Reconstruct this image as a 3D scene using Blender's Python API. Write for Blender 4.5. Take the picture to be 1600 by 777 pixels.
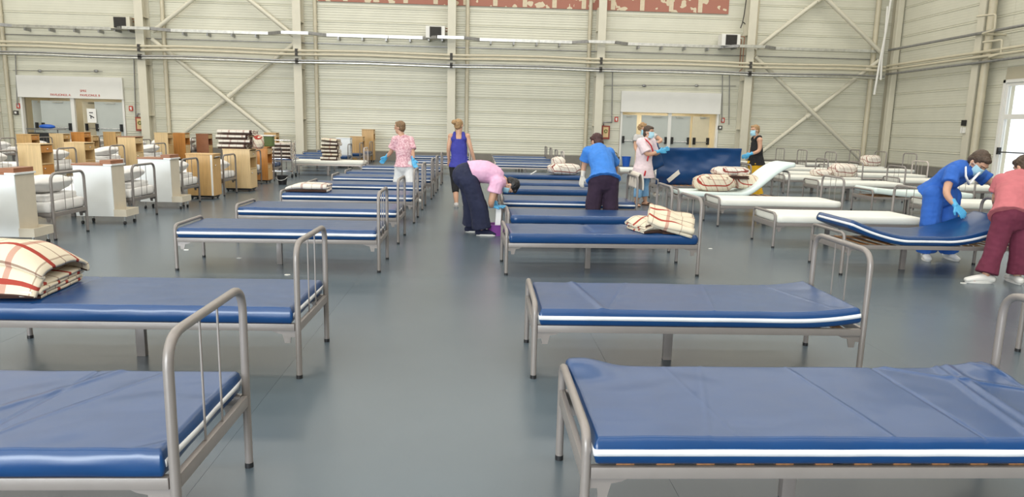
import bpy, bmesh, math, random
from mathutils import Vector, Matrix, noise
random.seed(7)
scene = bpy.context.scene
for o in list(bpy.data.objects): bpy.data.objects.remove(o)
COL = scene.collection
V = Vector
PI = math.pi

# ------------------------------------------------------------------ camera
F, CH, PITCH, YAW, ROLL = 1098.98, 1.4919, 0.17106, 0.05071, -0.02357
_fw = V((math.sin(YAW)*math.cos(PITCH), math.cos(YAW)*math.cos(PITCH), -math.sin(PITCH)))
_r0 = V((math.cos(YAW), -math.sin(YAW), 0)); _d0 = _fw.cross(_r0)
_rt = _r0*math.cos(ROLL)+_d0*math.sin(ROLL); _dn = _d0*math.cos(ROLL)-_r0*math.sin(ROLL)
cam_d = bpy.data.cameras.new('camera'); cam = bpy.data.objects.new('camera', cam_d); COL.objects.link(cam)
m = Matrix((( _rt.x, -_dn.x, -_fw.x, 0), (_rt.y, -_dn.y, -_fw.y, 0), (_rt.z, -_dn.z, -_fw.z, CH), (0, 0, 0, 1)))
cam.matrix_world = m
cam_d.sensor_width = 36; cam_d.lens = 36*F/1600; cam_d.clip_end = 200
scene.camera = cam
def at(u, v, Y):
    "point of the hall at distance Y that was measured at photo pixel u, v"
    d = _fw+_rt*((u-800)/F)+_dn*((v-388.5)/F)
    return V((0, 0, CH))+d*(Y/d.y)

# ------------------------------------------------------------------ world, lights, exposure
w = bpy.data.worlds.new('daylight'); scene.world = w; w.use_nodes = True
bg = w.node_tree.nodes['Background']; bg.inputs[0].default_value = (0.93, 0.97, 1, 1); bg.inputs[1].default_value = 1.6
def area(name, loc, rot, sx, sy, power, col):
    l = bpy.data.lights.new(name, 'AREA'); l.shape = 'RECTANGLE'; l.size = sx; l.size_y = sy
    l.energy = power; l.color = col
    o = bpy.data.objects.new(name, l); COL.objects.link(o); o.location = loc; o.rotation_euler = rot
    return o
WX0, WX1, WY0, WY1, WZ = -26.0, 17.4, -14.0, 29.8, 9.6
for i, y in enumerate((-9, -3, 3, 9, 15, 21, 26.5)):
    area('roof_light', (-4, y, WZ-0.25), (0, 0, 0), 40, 1.6, 1040, (1, 0.955, 0.875))
area('gate_daylight', (-9, WY0+0.3, 3.2), (-PI/2, 0, PI), 14, 5.2, 4000, (0.88, 0.95, 1))
vs = scene.view_settings
vs.view_transform = 'Standard'; vs.look = 'None'; vs.gamma = 1; vs.use_curve_mapping = False; vs.exposure = 0.02

# ------------------------------------------------------------------ materials
MATS = {}
def mat(name, col, rough=0.5, metal=0.0, var=0.06, scale=6.0, bump=0.0, bscale=60.0, spec=0.5, coat=0.0, stretch=None, col2=None):
    if name in MATS: return MATS[name]
    M = bpy.data.materials.new(name); M.use_nodes = True; MATS[name] = M
    nt = M.node_tree; N = nt.nodes; L = nt.links; b = N['Principled BSDF']
    tc = N.new('ShaderNodeTexCoord'); mp = N.new('ShaderNodeMapping'); L.new(tc.outputs['Object'], mp.inputs[0])
    if stretch: mp.inputs['Scale'].default_value = stretch
    nz = N.new('ShaderNodeTexNoise'); nz.inputs['Scale'].default_value = scale; nz.inputs['Detail'].default_value = 4
    L.new(mp.outputs[0], nz.inputs['Vector'])
    cr = N.new('ShaderNodeValToRGB'); L.new(nz.outputs[0], cr.inputs[0])
    c1 = [max(0, c*(1-var)) for c in col]; c2 = list(col2) if col2 else [min(1, c*(1+var)) for c in col]
    cr.color_ramp.elements[0].position = 0.35; cr.color_ramp.elements[1].position = 0.65
    cr.color_ramp.elements[0].color = (*c1, 1); cr.color_ramp.elements[1].color = (*c2, 1)
    L.new(cr.outputs[0], b.inputs['Base Color'])
    b.inputs['Roughness'].default_value = rough; b.inputs['Metallic'].default_value = metal
    b.inputs['Specular IOR Level'].default_value = spec
    if coat: b.inputs['Coat Weight'].default_value = coat; b.inputs['Coat Roughness'].default_value = 0.15
    if bump:
        n2 = N.new('ShaderNodeTexNoise'); n2.inputs['Scale'].default_value = bscale; n2.inputs['Detail'].default_value = 3
        L.new(mp.outputs[0], n2.inputs['Vector'])
        bp = N.new('ShaderNodeBump'); bp.inputs['Strength'].default_value = bump; bp.inputs['Distance'].default_value = 0.01
        L.new(n2.outputs[0], bp.inputs['Height']); L.new(bp.outputs[0], b.inputs['Normal'])
    return M
def plaid(name, base, thick, thin, dark=None):
    M = bpy.data.materials.new(name); M.use_nodes = True; MATS[name] = M
    nt = M.node_tree; N = nt.nodes; L = nt.links; b = N['Principled BSDF']; b.inputs['Roughness'].default_value = 0.9
    b.inputs['Specular IOR Level'].default_value = 0.15
    uv = N.new('ShaderNodeUVMap'); sp = N.new('ShaderNodeSeparateXYZ'); L.new(uv.outputs[0], sp.inputs[0])
    def stripe(out, period, width, off):
        a = N.new('ShaderNodeMath'); a.operation = 'ADD'; L.new(sp.outputs[out], a.inputs[0]); a.inputs[1].default_value = off
        d = N.new('ShaderNodeMath'); d.operation = 'PINGPONG'; L.new(a.outputs[0], d.inputs[0]); d.inputs[1].default_value = period/2
        c = N.new('ShaderNodeMath'); c.operation = 'LESS_THAN'; L.new(d.outputs[0], c.inputs[0]); c.inputs[1].default_value = width/2
        return c.outputs[0]
    nz = N.new('ShaderNodeTexNoise'); nz.inputs['Scale'].default_value = 90
    prev = N.new('ShaderNodeMix'); prev.data_type = 'RGBA'; L.new(nz.outputs[0], prev.inputs[0])
    prev.inputs[6].default_value = (*[c*0.92 for c in base], 1); prev.inputs[7].default_value = (*base, 1)
    cur = prev.outputs[2]
    for (o_, p, wd, off, col, f) in ((0, 0.30, 0.034, 0.05, thick, 0.55), (0, 0.30, 0.008, 0.20, thin, 0.5), (1, 0.27, 0.034, 0.06, thick, 1.0), (1, 0.27, 0.009, 0.19, thin, 0.7)):
        s = stripe(o_, p, wd, off); mu = N.new('ShaderNodeMath'); mu.operation = 'MULTIPLY'; L.new(s, mu.inputs[0]); mu.inputs[1].default_value = f
        mx = N.new('ShaderNodeMix'); mx.data_type = 'RGBA'; L.new(mu.outputs[0], mx.inputs[0]); L.new(cur, mx.inputs[6]); mx.inputs[7].default_value = (*col, 1)
        cur = mx.outputs[2]
    L.new(cur, b.inputs['Base Color'])
    bp = N.new('ShaderNodeBump'); bp.inputs['Strength'].default_value = 0.3; bp.inputs['Distance'].default_value = 0.004
    L.new(nz.outputs[0], bp.inputs['Height']); L.new(bp.outputs[0], b.inputs['Normal'])
    return M
M_floor = mat('linoleum_blue_grey', (0.092, 0.122, 0.148), 0.27, var=0.05, scale=0.7, bump=0.02, bscale=160, spec=0.55)
M_wall = mat('painted_panel_cream', (0.66, 0.65, 0.545), 0.33, var=0.03, scale=1.2, spec=0.5)
M_wallb = mat('wall_base_cream', (0.50, 0.46, 0.35), 0.6, var=0.04, scale=1.0)
M_plinth = mat('plinth_concrete_grey', (0.22, 0.205, 0.18), 0.7, var=0.08, scale=2)
M_ceil = mat('ceiling_cream', (0.62, 0.57, 0.45), 0.7, var=0.03, scale=1)
M_col = mat('column_paint', (0.64, 0.61, 0.50), 0.45, var=0.03, scale=2)
M_pipe = mat('pipe_paint', (0.58, 0.53, 0.40), 0.4, var=0.04, scale=3)
M_galv = mat('galvanised_steel', (0.72, 0.73, 0.72), 0.28, metal=1.0, var=0.1, scale=8)
M_galvd = mat('conduit_grey', (0.33, 0.33, 0.33), 0.35, metal=0.6, var=0.1, scale=8)
M_black = mat('black_plastic', (0.015, 0.015, 0.017), 0.45, var=0.1)
M_dark = mat('dark_grille', (0.05, 0.045, 0.04), 0.6, var=0.1)
M_white = mat('white_board', (0.80, 0.79, 0.75), 0.45, var=0.015, scale=2)
M_doorg = mat('door_grey', (0.50, 0.53, 0.50), 0.5, var=0.03, scale=2)
M_lobby = mat('lobby_cream', (0.74, 0.66, 0.48), 0.7, var=0.02)
M_red = mat('sign_red', (0.52, 0.05, 0.03), 0.45, var=0.05)
M_redbrown = mat('cabinet_red_brown', (0.30, 0.055, 0.035), 0.5, var=0.08)
M_board = mat('primed_board_pink', (0.40, 0.17, 0.125), 0.8, var=0.05, scale=3)
M_putty = mat('joint_putty_cream', (0.66, 0.57, 0.42), 0.85, var=0.05, scale=9)
M_frame = mat('bed_frame_grey_paint', (0.265, 0.240, 0.228), 0.34, metal=0.15, var=0.03, scale=10)
M_framel = mat('bed_frame_pale_paint', (0.55, 0.49, 0.46), 0.35, metal=0.1, var=0.03, scale=10)
M_framed = mat('bed_frame_dark_paint', (0.22, 0.20, 0.19), 0.34, metal=0.2, var=0.04, scale=10)
M_blue = mat('blue_vinyl', (0.003, 0.047, 0.165), 0.32, var=0.05, scale=5, bump=0.04, bscale=11, spec=0.55, coat=0.15)
_nt = M_blue.node_tree; _bp = [n for n in _nt.nodes if n.type == 'BUMP'][0]; _rn = _nt.nodes.new('ShaderNodeTexNoise'); _rn.noise_type = 'RIDGED_MULTIFRACTAL'
_rn.inputs['Scale'].default_value = 1.7; _rn.inputs['Detail'].default_value = 2.5; _rn.inputs['Distortion'].default_value = 0.6
_mp = [n for n in _nt.nodes if n.type == 'MAPPING'][0]; _nt.links.new(_mp.outputs[0], _rn.inputs['Vector'])
_b2 = _nt.nodes.new('ShaderNodeBump'); _b2.inputs['Strength'].default_value = 0.22; _b2.inputs['Distance'].default_value = 0.012
_cr2 = _nt.nodes.new('ShaderNodeMapRange'); _cr2.inputs['From Min'].default_value = 0.75; _cr2.inputs['From Max'].default_value = 1.6; _nt.links.new(_rn.outputs[0], _cr2.inputs[0])
_nt.links.new(_cr2.outputs[0], _b2.inputs['Height']); _nt.links.new(_bp.outputs[0], _b2.inputs['Normal']); _nt.links.new(_b2.outputs[0], _nt.nodes['Principled BSDF'].inputs['Normal'])
for _l in list(_nt.links):
    if _l.to_node.type == 'BSDF_PRINCIPLED' and _l.to_socket.name in ('Coat Normal',): _nt.links.remove(_l)
_nt.links.new(_b2.outputs[0], _nt.nodes['Principled BSDF'].inputs['Coat Normal'])
M_zip = mat('white_zip_tape', (0.82, 0.83, 0.86), 0.6, var=0.03, scale=20)
M_foam = mat('white_foam_cover', (0.80, 0.80, 0.74), 0.75, var=0.02, scale=3)
M_foamc = mat('pale_cyan_foam', (0.72, 0.82, 0.80), 0.75, var=0.02, scale=3)
M_linen = mat('white_linen', (0.80, 0.79, 0.78), 0.85, var=0.03, scale=6, bump=0.25, bscale=9)
M_linenc = mat('cream_linen', (0.74, 0.68, 0.60), 0.85, var=0.03, scale=6, bump=0.25, bscale=9)
M_slat = mat('slat_wood', (0.46, 0.21, 0.075), 0.5, var=0.2, scale=10, stretch=(8, 1, 1))
M_cabw = mat('cabinet_white', (0.80, 0.83, 0.84), 0.35, var=0.01)
M_cabc = mat('cabinet_cream', (0.66, 0.60, 0.49), 0.4, var=0.02, scale=9)
M_oak = mat('laminate_oak', (0.58, 0.36, 0.145), 0.42, var=0.1, scale=5, stretch=(8, 8, 0.6))
M_oakl = mat('laminate_pale_maple', (0.70, 0.51, 0.27), 0.42, var=0.07, scale=5, stretch=(8, 8, 0.6))
M_beech = mat('laminate_orange_beech', (0.55, 0.235, 0.055), 0.42, var=0.1, scale=5, stretch=(8, 8, 0.6))
M_brown = mat('laminate_brown_top', (0.30, 0.12, 0.055), 0.4, var=0.1, scale=5)
M_chrome = mat('chrome', (0.75, 0.75, 0.76), 0.15, metal=1.0, var=0.02)
M_brownb = mat('blanket_binding_brown', (0.055, 0.025, 0.018), 0.9, var=0.1, scale=20)
M_plaid = plaid('plaid_wool', (0.74, 0.66, 0.52), (0.36, 0.06, 0.045), (0.16, 0.06, 0.04))
M_plaid2 = plaid('plaid_wool_light', (0.80, 0.74, 0.66), (0.24, 0.06, 0.05), (0.18, 0.09, 0.07))
M_skin = mat('skin', (0.58, 0.33, 0.22), 0.5, var=0.04, scale=8)
M_glove = mat('blue_nitrile', (0.09, 0.42, 0.72), 0.4, var=0.05, scale=10)
M_glovew = mat('white_latex', (0.72, 0.68, 0.60), 0.5, var=0.03)
M_mask = mat('mask_pale_blue', (0.42, 0.68, 0.80), 0.75, var=0.03)
M_eye = mat('eye_dark', (0.02, 0.015, 0.012), 0.3, var=0.02)
M_lip = mat('lip', (0.42, 0.14, 0.11), 0.5, var=0.03)
M_sole = mat('white_shoe', (0.78, 0.77, 0.74), 0.6, var=0.03)
M_glass = bpy.data.materials.new('window_glass'); M_glass.use_nodes = True
_b = M_glass.node_tree.nodes['Principled BSDF']; _b.inputs['Transmission Weight'].default_value = 1; _b.inputs['Roughness'].default_value = 0.02; _b.inputs['IOR'].default_value = 1.02
_n = M_glass.node_tree.nodes.new('ShaderNodeTexNoise'); _n.inputs['Scale'].default_value = 2
_r = M_glass.node_tree.nodes.new('ShaderNodeValToRGB'); _r.color_ramp.elements[0].color = (0.94, 0.97, 0.97, 1); _r.color_ramp.elements[1].color = (0.98, 1, 1, 1)
M_glass.node_tree.links.new(_n.outputs[0], _r.inputs[0]); M_glass.node_tree.links.new(_r.outputs[0], _b.inputs['Base Color'])

# ------------------------------------------------------------------ mesh helpers
def box(bm, x0, y0, z0, x1, y1, z1, M=None, bev=0.0):
    vs_ = [bm.verts.new(V(p) if M is None else M @ V(p)) for p in ((x0,y0,z0),(x1,y0,z0),(x1,y1,z0),(x0,y1,z0),(x0,y0,z1),(x1,y0,z1),(x1,y1,z1),(x0,y1,z1))]
    fs = [bm.faces.new([vs_[i] for i in q]) for q in ((0,3,2,1),(4,5,6,7),(0,1,5,4),(1,2,6,5),(2,3,7,6),(3,0,4,7))]
    if bev:
        es = list({e for f in fs for e in f.edges}); bmesh.ops.bevel(bm, geom=es, offset=bev, segments=2, affect='EDGES', profile=0.6)
    return fs
def frames(pts, hint=None):
    out = []; n = len(pts)
    t = [(pts[min(i+1, n-1)]-pts[max(i-1, 0)]).normalized() for i in range(n)]
    s = hint if hint is not None else (V((0, 0, 1)) if abs(t[0].z) < 0.9 else V((1, 0, 0)))
    for i in range(n):
        a = s-t[i]*s.dot(t[i])
        if a.length < 1e-4: a = t[i].orthogonal()
        a.normalize(); out.append((a, t[i].cross(a)));
        if hint is None: s = a
    return out
def sweep(bm, pts, rad, n=10, hint=None, cap=True, rnd=False):
    "tube through pts; rad = r or list of r or (ra, rb); ra lies along hint"
    pts = [V(p) for p in pts]
    if not isinstance(rad, (list,)): rad = [rad]*len(pts)
    rad = [(r, r) if not isinstance(r, tuple) else r for r in rad]
    if rnd:
        d0 = (pts[0]-pts[1]).normalized(); d1 = (pts[-1]-pts[-2]).normalized()
        r0, r1 = rad[0], rad[-1]; m0, m1 = min(r0), min(r1)
        pts = [pts[0]+d0*m0*0.9, pts[0]+d0*m0*0.6]+pts+[pts[-1]+d1*m1*0.6, pts[-1]+d1*m1*0.9]
        rad = [(r0[0]*.4, r0[1]*.4), (r0[0]*.8, r0[1]*.8)]+rad+[(r1[0]*.8, r1[1]*.8), (r1[0]*.4, r1[1]*.4)]
    fr = frames(pts, hint); rings = []
    for p, r, (a, b) in zip(pts, rad, fr):
        rings.append([bm.verts.new(p+a*(r[0]*math.cos(2*PI*k/n))+b*(r[1]*math.sin(2*PI*k/n))) for k in range(n)])
    for q in range(len(rings)-1):
        for k in range(n):
            bm.faces.new((rings[q][k], rings[q][(k+1) % n], rings[q+1][(k+1) % n], rings[q+1][k]))
    if cap:
        bm.faces.new(rings[0][::-1]); bm.faces.new(rings[-1])
    return rings
def ellip(bm, c, rx, ry, rz, M3=None, u=14, v=10):
    M = Matrix.Translation(V(c)) @ ((M3.to_4x4() if M3 is not None else Matrix.Identity(4)) @ Matrix.Diagonal((rx, ry, rz, 1)))
    bmesh.ops.create_uvsphere(bm, u_segments=u, v_segments=v, radius=1, matrix=M)
def arc_path(pts, r, seg=5):
    "polyline with rounded corners"
    pts = [V(p) for p in pts]; out = [pts[0]]
    for i in range(1, len(pts)-1):
        a = (pts[i-1]-pts[i]).normalized(); b = (pts[i+1]-pts[i]).normalized()
        rr = min(r, (pts[i-1]-pts[i]).length*0.49, (pts[i+1]-pts[i]).length*0.49)
        p0 = pts[i]+a*rr; p1 = pts[i]+b*rr
        for k in range(seg+1):
            t = k/seg; out.append(p0*(1-t)**2+pts[i]*2*t*(1-t)+p1*t*t)
    out.append(pts[-1]); return out
def mesh(bm, name, mats, smooth=False, ang=None):
    bmesh.ops.recalc_face_normals(bm, faces=bm.faces)
    me = bpy.data.meshes.new(name); bm.to_mesh(me); bm.free()
    for M in (mats if isinstance(mats, (list, tuple)) else [mats]): me.materials.append(M)
    if smooth:
        me.polygons.foreach_set('use_smooth', [True]*len(me.polygons))
        if ang: me.set_sharp_from_angle(angle=math.radians(ang))
    return me
def link(name, me, parent=None, loc=(0, 0, 0), rz=0.0):
    o = bpy.data.objects.new(name, me); COL.objects.link(o); o.location = loc; o.rotation_euler = (0, 0, rz)
    if parent: o.parent = parent
    return o
def obj(name, bm, mats, parent=None, smooth=False, ang=None, loc=(0, 0, 0), rz=0.0):
    return link(name, mesh(bm, name, mats, smooth, ang), parent, loc, rz)
def tag(o, label, cat, group=None):
    o['label'] = label; o['category'] = cat
    if group: o['group'] = group
    return o
def thing(name, label, cat, loc=(0, 0, 0), rz=0.0, group=None):
    o = bpy.data.objects.new(name, None); COL.objects.link(o); o.location = loc; o.rotation_euler = (0, 0, rz); o.empty_display_size = 0.1
    return tag(o, label, cat, group)
def struct(o, label=None):
    o['kind'] = 'structure'
    if label: o['label'] = label
    return o
def bmn(): return bmesh.new()
def boxobj(name, dims, M, parent=None, bev=0.0, **k):
    b = bmn(); box(b, *dims, bev=bev); return obj(name, b, M, parent, **k)
def tubeobj(name, pts, r, M, parent=None, n=10, **k):
    b = bmn(); sweep(b, pts, r, n, **k); return obj(name, b, M, parent, smooth=True, ang=50)

# ================================================================== SETTING
# floor: sheets of linoleum with welded seams running away from the camera
b = bmn(); box(b, WX0, WY0, -0.2, WX1, WY1, -0.004)
floor = struct(obj('floor', b, M_floor), 'blue grey linoleum floor of the hall')
b = bmn(); box(b, -0.9994, WY0, -0.004, 0.9994, WY1, 0)
sheet = mesh(b, 'floor_sheet', M_floor)
xs = [-25+2*i for i in range(22)]
for x in xs:
    o = link('floor_sheet', sheet, floor, (x+0.05-1.2, 0, 0))
# back wall with two lobby openings
PB = WY1
PL = (at(38, 200, PB).x, at(196, 200, PB).x); PR = (at(970, 200, PB).x, at(1120, 200, PB).x)
DH = 2.22
b = bmn()
cuts = [WX0, PL[0], PL[1], PR[0], PR[1], WX1]
for i in range(5):
    z0 = DH if i in (1, 3) else -0.2
    box(b, cuts[i], PB, z0, cuts[i+1], PB+0.25, WZ)
wall_back = struct(obj('wall_back', b, M_wallb), 'cream ribbed metal back wall of the hall')
def rib_panel(L, H, d0=0.02, rd=0.86):
    "horizontal cladding panel: two flat ribs with a groove and a lip, extruded along x"
    prof = [(0, 0.0), (0.012, d0*0.25), (0.03, d0)]
    n = 5
    for k in range(n):
        z = 0.035+(H-0.08)*k/n; q = (H-0.08)/n
        prof += [(z+q*0.08, d0), (z+q*0.62, d0*(0.5+rd/2)), (z+q*0.70, d0*rd), (z+q*0.94, d0*rd)]
    prof += [(H-0.045, d0*1.9), (H-0.03, d0*1.95), (H-0.004, d0*0.7), (H-0.003, 0)]
    b = bmn(); A = [b.verts.new((0.004, -d, z)) for z, d in prof]; B = [b.verts.new((L-0.004, -d, z)) for z, d in prof]
    for i in range(len(prof)-1): b.faces.new((A[i], B[i], B[i+1], A[i+1]))
    b.faces.new(A); b.faces.new(B[::-1])
    return mesh(b, 'wall_panel', M_wall)
COLX = [-25.3, -19.35, -13.3, -7.23, -1.13, 4.9, 11.04, 17.15]
PH = 0.575
cache = {}
def panels(wall, x0, x1, z0, z1, M, rd=0.88):
    L = (round(x1-x0, 3), rd)
    if L not in cache: cache[L] = rib_panel(L[0], PH, rd=rd)
    z = z0
    while z < z1-0.01:
        o = link('wall_panel', cache[L], wall); o.matrix_local = M @ Matrix.Translation((x0, 0, z)); z += PH
Mb = Matrix.Translation((0, PB, 0))
for i in range(len(COLX)-1):
    x0, x1 = COLX[i], COLX[i+1]
    for (p0, p1) in (PL, PR):
        if x0 < p0 and p1 < x1+0.3:
            panels(wall_back, x0, p0-0.06, 0.36, 2.6, Mb); panels(wall_back, min(p1+0.06, x1-0.2), x1, 0.36, 2.6, Mb); panels(wall_back, x0, x1, 0.36+PH*4, 6.9, Mb); break
    else: panels(wall_back, x0, x1, 0.36, 6.9, Mb, 0.45 if -8 < x0 < 4 else 0.75)
b = bmn()
for a0, a1 in ((WX0, PL[0]), (PL[1], PR[0]), (PR[1], WX1)): box(b, a0, PB-0.06, 0, a1, PB, 0.36)
struct(obj('baseboard_back', b, M_plinth), 'grey plinth along the foot of the back wall')
# right wall with glazed door
WD0, WD1, WDH = 19.6, at(1583, 190, 22.2).y, 3.3
WD1 = 22.95
b = bmn(); box(b, WX1, WY0, -0.2, WX1+0.25, WD0, WZ); box(b, WX1, WD0, WDH, WX1+0.25, WD1, WZ); box(b, WX1, WD1, -0.2, WX1+0.25, WY1+0.25, WZ)
wall_right = struct(obj('wall_right', b, M_wallb), 'cream panelled right wall of the hall')
Mr = Matrix.Translation((WX1, 0, 0)) @ Matrix.Rotation(-PI/2, 4, 'Z')
# local x of the panel runs towards -Y
panels(wall_right, -PB+0.02, -24.15, 0.36, 6.9, Mr); panels(wall_right, -24.15, -WD1-0.15, 0.36, 6.9, Mr)
panels(wall_right, -WD1-0.15, -WD0+0.12, 0.36+PH*6, 6.9, Mr); panels(wall_right, -WD0+0.12, -14, 0.36, 6.9, Mr); panels(wall_right, -14, -8, 0.36, 6.9, Mr)
b = bmn(); box(b, WX1-0.06, WD1, 0, WX1, WY1-0.06, 0.36); box(b, WX1-0.06, WY0, 0, WX1, WD0, 0.36)
struct(obj('baseboard_right', b, M_plinth), 'grey plinth along the foot of the right wall')
b = bmn(); box(b, WX0-0.25, WY0, -0.2, WX0, WY1+0.25, WZ); struct(obj('wall_left', b, M_wallb), 'cream left wall of the hall')
b = bmn(); box(b, WX0, WY0-0.25, -0.2, WX1, WY0, WZ); struct(obj('wall_front', b, M_wallb), 'cream wall behind the camera')
b = bmn(); box(b, WX0, WY0, WZ, WX1, WY1, WZ+0.2); struct(obj('ceiling', b, M_ceil), 'cream ceiling of the hall')
# glazed door in the right wall
win = struct(thing('window_1', 'tall glazed door with metal transom in the right wall', 'window')); del win['category']
b = bmn()
X = WX1-0.06
for y0, y1, z0, z1 in ((WD1-0.09, WD1, 0, WDH), (WD0, WD0+0.09, 0, WDH), (WD0+.09, WD1-.09, WDH-0.1, WDH), (WD0+.09, WD1-.09, 2.12, 2.28), (WD0+.09, WD1-.09, 0, 0.1), (20.93, 21.03, 0.1, 2.12)):
    box(b, X, y0, z0, X+0.12, y1, z1)
obj('window_frame', b, M_white, win)
for y0, y1, z0, z1 in ((WD0+.09, 20.93, 0.1, 2.12), (21.03, WD1-.09, 0.1, 2.12), (WD0+.09, WD1-.09, 2.28, WDH-0.1)):
    boxobj('pane', (X+0.05, y0, z0, X+0.06, y1, z1), M_glass, win)
b = bmn(); sweep(b, [(X-0.07, 21.15, 1.05), (X-0.07, WD1-0.12, 1.05)], 0.02, 8); box(b, X-0.1, WD1-0.16, 0.97, X, WD1-0.08, 1.2); obj('panic_bar', b, M_black, win)
b = bmn(); box(b, X-0.05, WD1, 0, X+0.0, WD1+0.1, WDH+0.1); box(b, X-0.05, WD0-0.1, WDH, X, WD1+0.1, WDH+0.1); obj('casing', b, M_white, win)

# lobbies behind the portals, their leaves, posts and headers
def leaf(n, x, y, wd, ang, label, bar=True, mt=M_doorg, sign=None):
    d = struct(thing('door_%d' % n, label, 'door', (x, y, 0.01), ang)); del d['category']
    boxobj('leaf', (0, -0.025, 0, wd, 0.025, 2.1), mt, d, bev=0.004)
    if bar:
        b = bmn(); s = 1 if wd > 0 else -1; a0, a1 = sorted((0.06*s, wd-0.06*s))
        sweep(b, [(a0, -0.1, 1.03), (a1, -0.1, 1.03)], 0.018, 8); obj('push_bar', b, M_chrome, d, smooth=True, ang=50)
        b = bmn(); box(b, a0-0.03, -0.13, 0.93, a0+0.05, -0.026, 1.22); box(b, a1-0.05, -0.13, 0.93, a1+0.03, -0.026, 1.22); obj('bar_bracket', b, M_black, d)
        b = bmn(); box(b, wd*0.25, -0.06, 2.02, wd*0.6, -0.026, 2.07); obj('door_closer', b, M_galv, d)
    return d
def portal(px, n, lab):
    x0, x1 = px; xm = (x0+x1)/2; y = PB
    b = bmn(); box(b, x0-0.1, y+1.9, 0, x1+0.1, y+2.0, 2.5); box(b, x0-0.1, y+0.25, 0, x0, y+1.9, 2.5); box(b, x1, y+0.25, 0, x1+0.1, y+1.9, 2.5); box(b, x0, y+0.25, 2.4, x1, y+1.9, 2.5); box(b, x0-.1, y+0.25, -0.1, x1+.1, y+2, -0.005)
    o = struct(obj('wall_lobby_%d' % n, b, M_lobby), lab+', lobby walls behind the doors')
    t = struct(thing('trim_%d' % n, lab, 'trim')); del t['category']
    boxobj('header_board', (x0-0.06, y-0.14, DH, x1+0.06, y-0.02, 3.08), M_white, t, bev=0.006)
    b = bmn(); box(b, xm-0.07, y-0.06, 0, xm+0.07, y+0.06, DH); obj('door_post', b, M_white, t)
    for xx in (x0-0.04, x1-0.04): boxobj('door_post', (xx, y-0.06, 0, xx+0.08, y+0.1, DH), M_white, t)
    return t, x0, x1, xm, y
tL, x0, x1, xm, y = portal(PL, 1, 'white header over the left double doors with red lettering')
def text(s, x, z, size, parent, yy):
    c = bpy.data.curves.new('lettering', 'FONT'); c.body = s; c.size = size; c.extrude = 0.004
    o = bpy.data.objects.new('tmp', c); COL.objects.link(o); bpy.context.view_layer.update()
    me = bpy.data.meshes.new_from_object(o.evaluated_get(bpy.context.evaluated_depsgraph_get())); bpy.data.objects.remove(o)
    me.materials.clear(); me.materials.append(M_red)
    t = link('lettering', me, parent, (x, yy, z)); t.rotation_euler = (PI/2, 0, 0); return t
p = at(78.5, 149.5, y-0.15); text('PAVILIONUL A', p.x, p.z, 0.122, tL, y-0.146)
p = at(125, 144, y-0.15); text('SPRE', p.x, p.z+0.01, 0.122, tL, y-0.146)
p = at(125, 149.5, y-0.15); text('PAVILIONUL B', p.x, p.z-0.02, 0.122, tL, y-0.146)
leaf(1, x0+0.32, y+0.12, 0.72, 1.05, 'grey left door leaf standing half open, left lobby', True)
leaf(2, xm-0.07, y+0.0, -1.2, 0.0, 'grey closed door leaf left of the middle post, left lobby')
leaf(3, xm+0.28, y+0.15, 0.8, 0.9, 'cream door leaf with a poster standing open, left lobby', True, M_lobby)
leaf(4, x1-0.05, y+0.0, -1.1, 0.0, 'grey closed door leaf at the right of the left lobby')
po = boxobj('notice', (-0.16, -0.006, -0.28, 0.16, 0, 0.28), M_white); po.location = at(148.5, 181, y+0.1)+V((0, -0.25, 0)); po.rotation_euler = (0, 0, 0.3); tag(po, 'white paper notice on the cream door of the left lobby', 'notice')
b = bmn(); sweep(b, [(-0.07, -0.008, 0.02), (0.08, -0.008, -0.08)], 0.02, 6); sweep(b, [(-0.08, -0.008, 0.12), (0.05, -0.008, 0.12)], 0.018, 6); sweep(b, [(-0.03, -0.008, -0.02), (-0.03, -0.008, -0.12)], 0.018, 6); obj('print_mark', b, M_black, po)
tR, x0, x1, xm, y = portal(PR, 2, 'plain white header over the right double doors')
leaf(5, x0+0.04, y+0.0, 0.62, 0.0, 'narrow grey closed door leaf beside the blue bucket, right lobby')
leaf(6, xm-0.07, y+0.0, -1.12, 0.0, 'grey closed door leaf behind the blonde person, right lobby')
leaf(7, xm+0.07, y+0.0, 0.82, 0.0, 'grey closed door leaf right of the middle post, right lobby')
leaf(8, x1-0.30, y+0.15, -0.84, 0.35, 'pale door leaf ajar at the right of the right lobby', True, M_lobby)
l = area('lobby_lamp', ((PR[0]+PR[1])/2, PB+1.1, 2.35), (0, 0, 0), 2.5, 0.5, 34, (1, 0.93, 0.8))
l = area('lobby_lamp', ((PL[0]+PL[1])/2, PB+1.1, 2.35), (0, 0, 0), 2.5, 0.5, 12, (1, 0.93, 0.8))

# pink primed boards at the top of the back wall, with filled joints
prim = struct(thing('trim_3', 'row of pink primed boards with cream filler high on the back wall', 'trim')); del prim['category']
zb = at(800, 11, PB-0.1).z; xb = at(492, 0, PB-0.1).x; xe = at(1139, 17, PB-0.1).x
nb = 14; wbd = (xe-xb)/nb
Mpat = bpy.data.materials.new('primed_board_patched'); Mpat.use_nodes = True
nt = Mpat.node_tree; pb = nt.nodes['Principled BSDF']; pb.inputs['Roughness'].default_value = 0.8
tc = nt.nodes.new('ShaderNodeTexCoord'); nz = nt.nodes.new('ShaderNodeTexNoise'); nz.inputs['Scale'].default_value = 3.2; nz.inputs['Detail'].default_value = 1.5
cr = nt.nodes.new('ShaderNodeValToRGB'); cr.color_ramp.interpolation = 'CONSTANT'; cr.color_ramp.elements[0].color = (0.40, 0.17, 0.125, 1); cr.color_ramp.elements[1].position = 0.6; cr.color_ramp.elements[1].color = (0.66, 0.57, 0.42, 1)
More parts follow.
